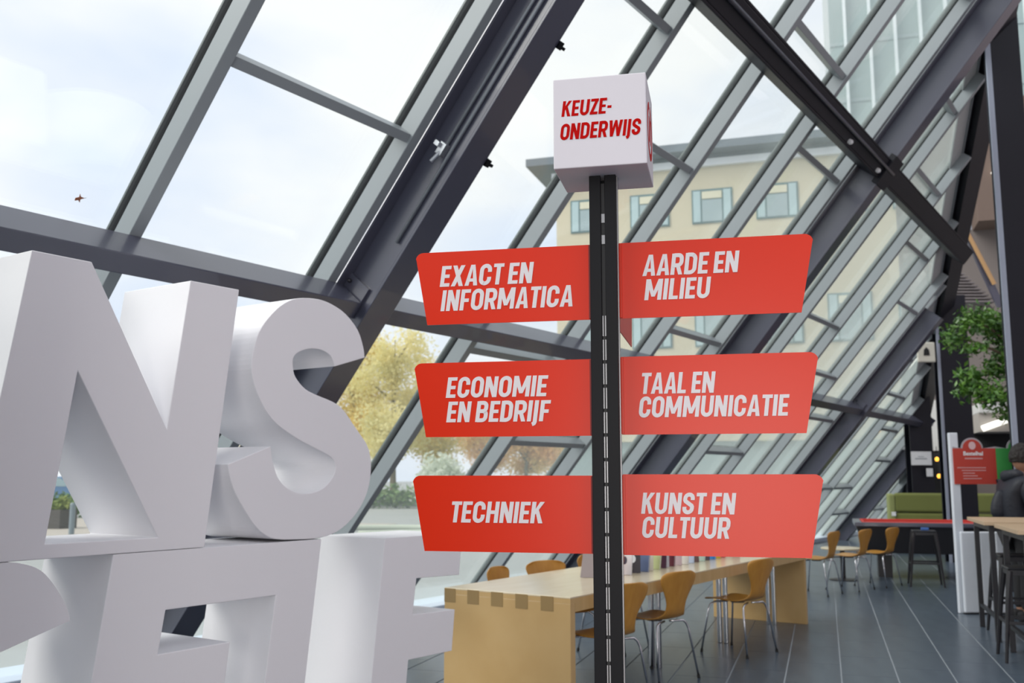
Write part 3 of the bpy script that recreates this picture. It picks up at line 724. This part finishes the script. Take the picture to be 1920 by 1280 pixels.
MB().lathe([(.29, .435), (.30, .445), (.30, .46)], 32).build('tabletop', M['beech_glare'], lt)
MB().tube([(0, 0, .02), (0, 0, .44)], .035, 12).build('pillar', M['blackmetal'], lt)
MB().lathe([(.2, 0), (.2, .012), (.04, .03)], 24).build('foot', M['blackmetal'], lt)

# ---------------------------------------------------------------- info board with white post
ZB = 10.95
ib = empty('info_board', at(1776, ZB), YAW, label='white framed information board with red and green dome topped panels', cat='sign')
k = ZB / 1820.0
MB().box(0, .10, 0, .05, 0, zat(812, ZB)).build('frame_post', M['whiteboard'], ib, bevel=.01)
def domed(xc0, xc1, zc0, zc1, dx, m, name, outline):
    pts = [(xc0, zc0), (xc1, zc0), (xc1, zc1)]
    r = .105
    pts += [(dx + r * math.cos(R(a)), zc1 + .0 + r * .95 * math.sin(R(a))) for a in range(0, 181, 15)] + [(xc0, zc1)]
    grown = []
    p = MB().quadprism([Vector((x, -.012, z)) for x, z in pts], Vector((0, 1, 0)), .012).build(name, m, ib)
    pts2 = [(xc0, zc1 - .01), (xc1, zc1 - .01), (xc1, zc1 + .02)] + [(dx + (r + .02) * math.cos(R(a)), zc1 + .0 + (r + .02) * .95 * math.sin(R(a))) for a in range(0, 181, 15)] + [(xc0, zc1 + .02)]
    MB().quadprism([Vector((x, -.006, z)) for x, z in pts2], Vector((0, 1, 0)), .005).build('border', mat('border_grey', (.35, .33, .36), .5), p)
    return p
X = lambda px: (px - 1776) * k
rp = domed(X(1781), X(1860), zat(907, ZB), zat(841, ZB), X(1817), M['signred'], 'board_panel', True); rp['label'] = 'red dome topped panel'
gp = domed(X(1860.5), X(1942), zat(907, ZB), zat(841, ZB), X(1902), M['signgreen'], 'board_panel', True); gp['label'] = 'green dome topped panel'
# blurred small print: round emblem, heading, sub heading and lines
pr = MB()
pr.quadprism([Vector((X(1817) + .04 * math.cos(a * .4488), -.013, zat(836, ZB) + .045 * math.sin(a * .4488))) for a in range(14)], Vector((0, -1, 0)), .001)
pr.build('emblem', mat('pink_print', (.62, .42, .44), .5), rp)
fnt = bpy.data.curves.new('heading', 'FONT'); fnt.body = 'Bestelhal'; fnt.size = .062; fnt.align_x = 'CENTER'; fnt.extrude = .0005; fnt.offset = .0015
fo = bpy.data.objects.new('tmp', fnt); COL.objects.link(fo); bpy.context.view_layer.update()
fme = bpy.data.meshes.new_from_object(fo.evaluated_get(bpy.context.evaluated_depsgraph_get())); bpy.data.objects.remove(fo); fme.materials.clear(); fme.materials.append(M['paper'])
ho = child('heading', fme, rp, (X(1818), -.0135, zat(854, ZB))); ho.rotation_euler = (R(90), 0, 0)
pr = MB(); pr.box(X(1802), X(1835), -.0135, -.012, zat(861, ZB), zat(858.5, ZB)); 
for i, (a, b) in enumerate(((1787, 1840), (1795, 1840), (1797, 1819), (1797, 1824), (1797, 1831))):
    y = 876 + i * 5; pr.box(X(a), X(b), -.0135, -.012, zat(y + 1.6, ZB), zat(y, ZB))
pr.build('small_print', mat('faint_print', (.55, .30, .30), .5), rp)
for i, (a, b) in enumerate(((1783, 1815), (1816.5, 1845), (1846, 1862))):
    wp = empty('white_panel', at(a, ZB - .02 - .01 * i), YAW, label=['white rounded floor panel below the information board, widest and first from the post', 'white floor panel below the information board, middle one of three', 'narrow white floor panel below the information board behind the bar table leg'][i], cat='panel', group='white floor panels')
    wdt = (b - a) * k
    MB().box(0, wdt, -.04, 0, .012, zat(993, ZB)).build('sheet', M['whiteboard'], wp, bevel=.018, seg=3)
    MB().box(0, wdt, -.045, .005, 0, .012).build('foot_strip', M['blackmetal'], wp)

# alarm box, notices
ab = MB().box(-.16, .16, -.05, 0, -.18, .18).build('alarm_box', mat('ivory', (.60, .60, .52), .5), None, bevel=.02); q = at(1741, 17.15); ab.location = (q.x, q.y, zat(661, 17.15)); ab.rotation_euler = (0, 0, YAW)
MB().quadprism([Vector((x, -.052, z)) for x, z in ((-.055, -.06), (.055, -.06), (.045, .04), (.0, .09), (-.045, .04))], Vector((0, -1, 0)), .004).build('opening', M['dark'], ab)
MB().box(-.02, .02, -.02, .0, -.0, .0).bm.free()
tag(ab, 'ivory wall box with a dark bell shaped opening fixed to the far column', 'alarm')
for (x0_, y0_, x1_, y1_, lab) in ((1703, 847, 1741, 872, 'white landscape notice sheet on the furthest dark column'), (1730, 878, 1742, 893, 'small white notice card under the larger sheet on the furthest column')):
    ZN = 20.5; a = at(x0_, ZN); n = MB().box(0, (x1_ - x0_) * ZN / 1820, -.01, 0, 0, (y1_ - y0_) * ZN / 1820).build('notice', M['paper'], None, bevel=.003)
    n.location = (a.x, a.y, zat(y1_, ZN)); n.rotation_euler = (0, 0, YAW); tag(n, lab, 'notice')
    if x1_ - x0_ > 20: MB().box(.08, .33, -.012, -.01, .12, .145).box(.14, .27, -.012, -.01, .17, .185).build('print', mat('grey_print', (.3, .33, .36), .6), n)

# ---------------------------------------------------------------- staircase seen from below
ZS = 20.0
stc = empty('staircase', at(1800, ZS, 0), YAW, label='dark staircase seen from below with pale step edges and wooden handrail', cat='staircase')
ks = ZS / 1820.0
def sx(px): return (px - 1800) * ks
for i in range(15):
    f_ = i / 14.0; zz = zat(462 + 102 * f_, ZS); xl = 1815 - 15 * min(1, f_ / .66) + (22 * (f_ - .66) / .34 if f_ > .66 else 0); xr = 1838 + 44 * f_
    MB().box(sx(xl), sx(xr), .25 * (1 - f_) * 4, .25 * (1 - f_) * 4 + .28, zz, zz + .03).build('tread', mat('step_edge', (.20, .18, .18), .6) if i == 0 else bpy.data.materials['step_edge'], stc)
MB().quadprism([Vector((sx(1800), 1.4, zat(585, ZS))), Vector((sx(1890), .3, zat(572, ZS))), Vector((sx(1840), 1.4, zat(455, ZS))), Vector((sx(1810), 1.4, zat(455, ZS)))], Vector((0, 1, 0)), .05).build('soffit', M['wallb'], stc)
MB().quadprism([Vector((sx(1826), -.05, zat(430, ZS))), Vector((sx(1840), -.05, zat(430, ZS))), Vector((sx(1896), -.05, zat(575, ZS))), Vector((sx(1882), -.05, zat(575, ZS)))], Vector((0, 1, 0)), .06).build('stringer', M['steel'], stc)
MB().tube([(sx(1827), -.12, zat(424, ZS)), (sx(1875), -.12, zat(532, ZS))], .045, 8).build('handrail', M['rail'], stc)
MB().box(sx(1835), sx(1840), -.1, -.04, zat(425, ZS), zat(350, ZS)).build('newel_post', M['galv'], stc)

# ---------------------------------------------------------------- indoor tree behind the tall column
tz = 13.0
it = empty('indoor_tree', at(1897, tz), 0, label='leafy dark green indoor tree hanging out from behind the tall column', cat='tree')
def leafcloud(blobs, n, size, seed, name, m, parent, kind='stuff'):
    rr = random.Random(seed); vv = []; ff = []
    tot = sum(b[3] * b[4] * b[5] for b in blobs)
    for b in blobs:
        cnt = int(n * b[3] * b[4] * b[5] / tot)
        for _ in range(cnt):
            while True:
                p = Vector((rr.uniform(-1, 1), rr.uniform(-1, 1), rr.uniform(-1, 1)))
                if p.length < 1: break
            p *= (.45 + .75 * rr.random())
            p = Vector((b[0] + p.x * b[3], b[1] + p.y * b[4], b[2] + p.z * b[5]))
            d = Vector((rr.gauss(0, 1), rr.gauss(0, 1), rr.gauss(0, .8))).normalized(); e = d.cross(Vector((rr.gauss(0, 1), rr.gauss(0, 1), rr.gauss(0, 1)))).normalized()
            s = size * rr.uniform(.6, 1.3); i = len(vv); nrm = d.cross(e)
            vv += [p - d * s, p + e * s * .45 + nrm * s * .12, p + d * s, p - e * s * .45 + nrm * s * .12]; ff.append((i, i + 1, i + 2)); ff.append((i, i + 2, i + 3))
    me = bpy.data.meshes.new(name); me.from_pydata(vv, [], ff); me.materials.append(m)
    ob = child(name, me, parent); ob['kind'] = kind
    return ob
def tl_(px, py, dy=0): 
    p = at(px, tz + dy) - at(1897, tz); return (p.x, p.y, zat(py, tz))
bl = []
for px, py, rx, rz_ in ((1800, 632, .22, .20), (1840, 600, .28, .22), (1880, 610, .3, .28), (1835, 655, .25, .12), (1870, 690, .22, .2), (1825, 712, .26, .22), (1860, 745, .30, .22), (1815, 735, .2, .15), (1880, 780, .14, .14), (1920, 650, .4, .5), (1930, 740, .35, .35)):
    a = tl_(px, py, random.uniform(-.15, .25)); bl.append((a[0], a[1], a[2], rx, rx, rz_))
leafcloud(bl, 5200, .045, 5, 'foliage', M['fleaf'], it)
mb = MB(); mb.tube([(0, 0, 0), (0.02, 0, 1.6), (-.02, .02, 2.4), (0, 0, 3.3)], [.06, .05, .04, .02], 8)
for px, py in ((1805, 635), (1840, 605), (1830, 715), (1865, 745), (1880, 775)):
    a = tl_(px, py); mb.tube([(0, 0, a[2] - .25), (a[0] * .6, a[1] * .6, a[2] - .05), a], [.022, .014, .006], 6)
mb.build('trunk', M['trunk'], it)
MB().lathe([(.2, 0), (.26, .45), (.26, .5), (.22, .5)], 20).build('pot', M['blackmetal'], it)

# ---------------------------------------------------------------- person behind the bar table
ps = empty('person', at(1893, 10.42), YAW, label='person with short black hair in a dark hooded jacket leaning over the bar table', cat='person')
def skin(name, verts, edges, radii, m, parent, root=0, lev=2):
    me = bpy.data.meshes.new(name); me.from_pydata(verts, edges, []); me.materials.append(m)
    ob = child(name, me, parent)
    md = ob.modifiers.new('skin', 'SKIN'); md.use_smooth_shade = True
    sv = me.skin_vertices[0].data
    for i, r in enumerate(radii): sv[i].radius = r if isinstance(r, tuple) else (r, r)
    sv[root].use_root = True
    ss = ob.modifiers.new('sub', 'SUBSURF'); ss.levels = lev; ss.render_levels = lev
    return ob
# local x = to the right of the picture (where the person faces), y = away
V = [(0, 0, .93), (-.03, 0, 1.10), (-.03, 0, 1.27), (.01, 0, 1.42), (.05, 0, 1.50), (.075, 0, 1.56),          # spine 0-5
     (.02, -.17, 1.40), (.06, -.21, 1.20), (.24, -.19, 1.12),                                                   # near arm 6,7,8
     (.02, .17, 1.40), (.06, .21, 1.20), (.24, .19, 1.12),                                                      # far arm
     (0, -.09, .88), (.02, -.10, .48), (-.02, -.11, .08), (.12, -.11, .04),                                      # near leg
     (0, .09, .88), (.05, .10, .48), (.02, .11, .08), (.16, .11, .04)]
Ed = [(0, 1), (1, 2), (2, 3), (3, 4), (4, 5), (3, 6), (6, 7), (7, 8), (3, 9), (9, 10), (10, 11), (0, 12), (12, 13), (13, 14), (14, 15), (0, 16), (16, 17), (17, 18), (18, 19)]
rad = [(.13, .12), (.13, .11), (.15, .12), (.12, .11), (.06, .06), (.055, .055), .075, .058, .05, .075, .058, .05, (.09, .09), .065, .045, .04, (.09, .09), .065, .045, .04]
skin('body', V, Ed, rad, M['skin'], ps)
V2 = [(0, 0, .90), (-.04, 0, 1.08), (-.055, 0, 1.27), (-.01, 0, 1.42), (.03, 0, 1.50), (.01, -.18, 1.40), (.06, -.225, 1.19), (.25, -.20, 1.12), (.01, .18, 1.40), (.06, .225, 1.19), (.25, .20, 1.12)]
E2 = [(0, 1), (1, 2), (2, 3), (3, 4), (3, 5), (5, 6), (6, 7), (3, 8), (8, 9), (9, 10)]
skin('jacket', V2, E2, [(.17, .15), (.175, .15), (.185, .15), (.15, .14), (.085, .085), .095, .08, .065, .095, .08, .065], M['jacket'], ps)
skin('trousers', [(0, 0, .93), (0, -.09, .86), (.02, -.10, .48), (-.02, -.11, .10), (0, .09, .86), (.05, .10, .48), (.02, .11, .10)], [(0, 1), (1, 2), (2, 3), (0, 4), (4, 5), (5, 6)], [(.15, .14), .105, .08, .06, .105, .08, .06], M['trousers'], ps)
skin('hood', [(-.07, -.05, 1.49), (-.08, .05, 1.49), (-.02, .11, 1.52), (.04, .11, 1.50), (-.01, -.11, 1.52), (.05, -.11, 1.50)], [(0, 1), (1, 2), (2, 3), (0, 4), (4, 5)], [.065, .065, .05, .035, .05, .035], M['jacket'], ps)
skin('backpack', [(-.19, 0, 1.02), (-.165, 0, 1.18), (-.10, 0, 1.34)], [(0, 1), (1, 2)], [(.065, .11), (.065, .12), (.05, .10)], M['jacket'], ps)
def head_mesh():
    bm = bmesh.new(); bmesh.ops.create_uvsphere(bm, u_segments=28, v_segments=20, radius=1)
    for v in bm.verts:
        x, y, z = v.co
        v.co = Vector((x * .098, y * .076, z * .118))
        if z < -.2: v.co.y *= 1 - .25 * (-z - .2); v.co.x = v.co.x * (1 - .15 * (-z - .2)) + .012 * (-z)
        if x > .75 and abs(y) < .3:
            if -.35 < z < .12: v.co.x += .022 * (1 - abs(y) / .3) * (1 - abs(z + .15) / .27)     # nose
            if -.62 < z < -.42: v.co.x += .006
        if x > .6 and .02 < z < .25 and .18 < abs(y) < .5: v.co.x -= .006                         # eye sockets
    return bm
hd = empty('tmp', (0, 0, 0)); bpy.data.objects.remove(hd)
bm = head_mesh(); me = bpy.data.meshes.new('head'); bm.to_mesh(me); bm.free(); me.materials.append(M['skin'])
for p in me.polygons: p.use_smooth = True
ho = child('head', me, ps, (.085, 0, 1.675)); ho.scale = (1.14, 1.14, 1.14); ho.rotation_euler = (0, R(10), R(16))
for s in (-1, 1):
    MB().lathe([(.004, -.006), (.024, -.004), (.026, .004), (.012, .008)], 12, Matrix.Translation((.0, s * .076, -.01)) @ Matrix.Rotation(R(90), 4, 'X') @ Matrix.Scale(1.35, 4, (0, 1, 0))).build('ear', M['skin'], ho, smooth=True)
    MB().lathe([(.004, -.010), (.010, -.004), (.010, .004), (.004, .010)], 10, Matrix.Translation((.084, s * .030, .018))).build('eye', mat('eye', (.05, .03, .02), .2) if s < 0 else bpy.data.materials['eye'], ho, smooth=True)
bm = head_mesh()
kill = []
for v in bm.verts:
    v.co = v.co * 1.13 + Vector((-.008, 0, .012))
for f in bm.faces:
    c = f.calc_center_median()
    if (c.x > .055 and c.z < .065) or (c.x > -.015 and c.z < .022) or c.z < -.055: kill.append(f)
bmesh.ops.delete(bm, geom=kill, context='FACES')
me = bpy.data.meshes.new('hair'); bm.to_mesh(me); bm.free(); me.materials.append(M['hair'])
hr = child('hair', me, ho); sm = hr.modifiers.new('s', 'SOLIDIFY'); sm.thickness = .014; sm.offset = -1
tx = bpy.data.textures.new('curls', 'CLOUDS'); tx.noise_scale = .03; ss = hr.modifiers.new('sub', 'SUBSURF'); ss.levels = 2; ss.render_levels = 2
dm = hr.modifiers.new('curl', 'DISPLACE'); dm.texture = tx; dm.strength = .022; dm.mid_level = .4
def hand(px_, py_, pz_, s):
    hnd = skin('hand', [(0, 0, 0), (.05, 0, -.005), (.085, 0, -.008)], [(0, 1), (1, 2)], [(.026, .018), (.038, .016), (.034, .013)], M['skin'], ps, lev=1)
    hnd.location = (px_, py_, pz_)
    for i, (dy, ln) in enumerate(((-.027, .062), (-.009, .072), (.010, .068), (.027, .052))):
        skin('finger', [(.075, dy * .9, -.008), (.085 + ln * .45, dy, -.006), (.085 + ln * .8, dy, -.016), (.085 + ln, dy, -.026)], [(0, 1), (1, 2), (2, 3)], [.0095, .009, .008, .007], M['skin'], hnd, lev=1)
    skin('thumb', [(.025, s * .022, -.006), (.05, s * .050, -.010), (.078, s * .060, -.016)], [(0, 1), (1, 2)], [.012, .011, .009], M['skin'], hnd, lev=1)
hand(.30, -.19, 1.118, 1); hand(.30, .19, 1.118, -1)
for s, x in ((-.11, .03), (.11, .07)):
    MB().box(x - .14, x + .19, s - .055, s + .055, 0, .105).build('shoe', M['paper'] if False else M['trousers'], ps, bevel=.03, seg=3)

# ---------------------------------------------------------------- outside
gr = MB().box(-160, -7.3, -60, 200, -.6, -.02).build('ground', M['asphalt']); tag(gr, kind='structure')
B0 = at(1300, 36)
bl_ = empty('building', (B0.x, B0.y, 0), G, label='cream rendered building with teal framed windows and a slate roof', cat='building')
MB().box(-5.2, 34, 0, 16, 2.75, 13.15).build('wall', M['cream'], bl_)
MB().box(-5.0, 34, .25, 15.8, 0, 2.75).build('ground_floor_glazing', M['tower'], bl_)
MB().box(-5.35, 34.2, -.18, 16, 13.15, 13.42).build('gutter', M['gutter'], bl_)
MB().box(-6.25, 35, -.75, 17, 13.62, 13.92).build('roof_eave', M['roofm'], bl_)
MB().box(-5.2, 34, .0, 15, 13.42, 13.62).build('soffit_band', M['roofm'], bl_)
for r_i, (z0_, hh) in enumerate(((10.95, 1.32), (6.25, 1.75))):
    for c_i in range(12):
        x0_ = -4.55 + c_i * 2.375
        if x0_ + 1.46 > 33: continue
        f = MB().box(x0_ - .06, x0_ + 1.46, -.05, .02, z0_, z0_ + hh).build('window', M['winframe'], bl_)
        MB().box(x0_, x0_ + .27, -.075, -.05, z0_ + .06, z0_ + hh - .06).build('side_light', M['winframe_l'], f)
        MB().box(x0_ + 1.13, x0_ + 1.40, -.075, -.05, z0_ + .06, z0_ + hh - .06).build('side_light', M['winframe_l'], f)
        MB().box(x0_ + .33, x0_ + 1.07, -.07, -.05, z0_ + .06, z0_ + hh - .42).build('pane', M['winglass'], f)
        MB().box(x0_ + .33, x0_ + 1.07, -.09, -.05, z0_ + hh - .38, z0_ + hh - .10).build('blind', M['blind'], f)
T0 = at(1588, 62)
tw = empty('tower', (T0.x, T0.y, 0), G, label='tall pale green glass tower with white vertical fins behind the cream building', cat='building')
MB().box(0, 40, 0, 20, 0, 60).build('curtain_wall', M['tower'], tw)
for i in range(18):
    MB().box(.9 + i * 1.55, 1.08 + i * 1.55, -.5, 0, 2, 60).build('fin', M['fin'], tw)
for i in range(14): MB().box(0, 40, -.06, 0, 4 * i + 2, 4 * i + 2.25).build('floor_band', mat('band', (.3, .37, .38), .5) if i == 0 else bpy.data.materials['band'], tw)

def tree(px, Z, h, rw, m, label, seed, n=3800, size=.10, dens=16):
    rr = random.Random(seed)
    t = empty('autumn_tree', at(px, Z), rr.uniform(0, 6), label=label, cat='tree', group='trees beyond the road')
    b = [(rr.uniform(-.55, .55) * rw, rr.uniform(-.55, .55) * rw, h * (.30 + .62 * (i + rr.random() * .6) / dens), rw * rr.uniform(.30, .62) * (1.2 - .7 * i / dens), rw * rr.uniform(.30, .62), h * .13) for i in range(dens)]
    leafcloud(b, int(n * 3.2), size, seed, 'crown', m, t)
    mb = MB(); mb.tube([(0, 0, -.2), (.1, 0, h * .3), (0, .1, h * .6), (.05, 0, h * .9)], [h * .022, h * .016, h * .01, .03], 6)
    for q in b: mb.tube([(0, 0, q[2] - h * .12), (q[0] * .6, q[1] * .6, q[2] - h * .03), (q[0], q[1], q[2])], [h * .008, h * .005, .02], 5)
    mb.build('trunk', M['trunk'], t)
tree(470, 60, 11.3, 3.2, M['yleaf2'], 'pale gold tree whose top shows above the letters beside the S', 9)
tree(665, 54, 9.6, 2.8, M['yleaf'], 'yellow leaved tree rising beside the big letter S', 11, 5200)
tree(740, 50, 9.4, 2.9, M['yleaf2'], 'tall pale gold tree between the letter S and the ECONOMIE panel', 12, 5200)
tree(820, 56, 8.6, 3.0, M['yleaf'], 'yellow tree standing behind the ECONOMIE panel', 13, 4200)
tree(905, 64, 7.4, 2.4, M['oleaf'], 'russet tree showing between the TECHNIEK and ECONOMIE panels', 14, 3600)
tree(985, 52, 6.6, 2.6, M['oleaf'], 'orange and gold tree close to the corner of the cream building', 15, 3600)
tree(1040, 66, 7.0, 2.8, M['yleaf'], 'yellow tree partly hidden behind the cream building corner', 17, 2600)
tree(590, 70, 8.0, 3.0, M['yleaf2'], 'gold tree hidden mostly behind the letter S', 18, 2600)
sb = empty('silver_bush', at(828, 40), 0, label='rounded silvery green bush above the TECHNIEK panel', cat='bush')
leafcloud([(0, 0, 1.5, 1.0, .9, .95), (.3, 0, 1.0, 1.0, .9, .8), (-.5, 0, .9, .8, .8, .8)], 4200, .13, 21, 'foliage', M['sleaf'], sb)
MB().tube([(0, 0, -.1), (0, 0, 1.2)], .08, 6).build('trunk', M['trunk'], sb)
# verge, kerb and planting beyond the road
vg = MB().box(-14, 16, -2, 9, -.05, .12).build('verge', M['grass']); q = at(800, 50); vg.location = (q.x, q.y, 0); vg.rotation_euler = (0, 0, YAW); tag(vg, kind='structure')
kb = MB().box(-14, 16, -2.3, -2, -.05, .35).build('kerb', mat('kerb_dark', (.16, .17, .17), .8)); kb.location = (q.x, q.y, 0); kb.rotation_euler = (0, 0, YAW); tag(kb, kind='structure')
hd_ = empty('hedge', at(740, 46), YAW, label='low dark green hedge in front of the autumn trees', cat='hedge')
leafcloud([(x, 0, .5, 1.6, .8, .6) for x in range(-12, 7, 2)], 5000, .16, 31, 'foliage', M['hedge'], hd_)
for i, (px, Z, hh, ln) in enumerate(((735, 27, .075, 3.0), (775, 24.5, .075, 2.6), (1010, 26, .065, 2.4))):
    q = at(px, Z); b = MB(); pts_ = [(-ln / 2 + ln * k_ / 10, .35 * math.sin(k_ * .31), hh) for k_ in range(11)]
    b.tube(pts_, .075, 8); o_ = b.build('timber_log', mat('pale_log', (.50, .54, .44), .9) if i == 0 else bpy.data.materials['pale_log'], None, smooth=True); o_.location = (q.x, q.y, 0); o_.rotation_euler = (0, 0, YAW + .1 * i)
    tag(o_, ['pale curved log lying on the road side of the letters above the F', 'shorter pale curved log lying closest to the glass above the F', 'pale log lying outside behind the plywood chair backs'][i], 'log', 'pale logs outside')
# things seen through the hole of the N
pl = empty('planter', at(124, 28.5), G, label='dark square outdoor planter with bright green plants seen through the N', cat='planter')
MB().box(-.34, .34, -.34, .34, -.02, .52).build('tub', mat('planter_brown', (.07, .06, .055), .7), pl, bevel=.02)
leafcloud([(0, 0, .62, .36, .36, .14), (.1, 0, .7, .2, .2, .2)], 900, .07, 41, 'plants', M['grass'], pl)
bo = MB().lathe([(.07, 0), (.07, .75), (.05, .8)], 12).build('bollard', mat('bollard_grey', (.20, .25, .28), .5), None, smooth=False); q = at(148, 25.5); bo.location = (q.x, q.y, 0); tag(bo, 'slim grey bollard next to the outdoor planter', 'bollard')
hg = empty('hedge', at(112, 36), YAW, label='green hedge growing behind the outdoor planter', cat='hedge')
leafcloud([(x, 0, .45, .9, .5, .42) for x in (-3, -2, -1, 0, 1, 2, 3)], 5000, .09, 42, 'foliage', M['hedge'], hg)
pv = MB().box(-8, 8, -6, 6, -.03, -.01).build('paving', M['paving']); q = at(110, 28); pv.location = (q.x, q.y, 0); pv.rotation_euler = (0, 0, G); tag(pv, kind='structure')
car = empty('car', at(112, 48), YAW, label='parked blue car behind the hedge seen through the N', cat='car')
cm = MB(); prof = [(-2.1, .3), (-2.1, .85), (-1.5, 1.0), (-.9, 1.42), (.7, 1.45), (1.4, 1.0), (2.1, .85), (2.1, .3)]
cm.quadprism([Vector((x, -.8, z)) for x, z in prof], Vector((0, 1, 0)), 1.6); cm.build('body', mat('car_blue', (.10, .20, .36), .3, coat=.5), car, bevel=.06)
cm = MB(); cm.quadprism([Vector((x, -.82, z)) for x, z in ((-1.3, .98), (-.8, 1.36), (.6, 1.38), (1.2, .98))], Vector((0, 1, 0)), 1.64); cm.build('window', M['winglass'], car)
for x in (-1.35, 1.35):
    for y in (-.84, .66): MB().lathe([(.3, 0), (.32, .05), (.32, .15), (.3, .18)], 18, Matrix.Translation((x, y, .32)) @ Matrix.Rotation(R(-90), 4, 'X')).build('wheel', M['rubber'], car)
# small leaf stuck on the outside of the glass
lf = empty('fallen_leaf', Vector((-7, 0, 0)) + U_UP * 3.79 + Vector((0, 2.79, 0)) - N_IN * .02, 0, label='small orange leaf stuck to the glass above the letter N', cat='leaf')
lf.rotation_euler = (0, R(40), 0)
MB().quadprism([Vector((0, y, z)) for y, z in ((-.025, .0), (-.008, .010), (-.012, .03), (.0, .014), (.018, .012), (.004, -.002), (.008, -.02), (-.006, -.008), (-.022, -.016))], Vector((1, 0, 0)), .002).build('blade', mat('leaf_orange', (.35, .09, .02), .6), lf)
MB().tube([(0, .004, 0), (.0, .03, .016)], .0012, 5).build('stalk', M['trunk'], lf)
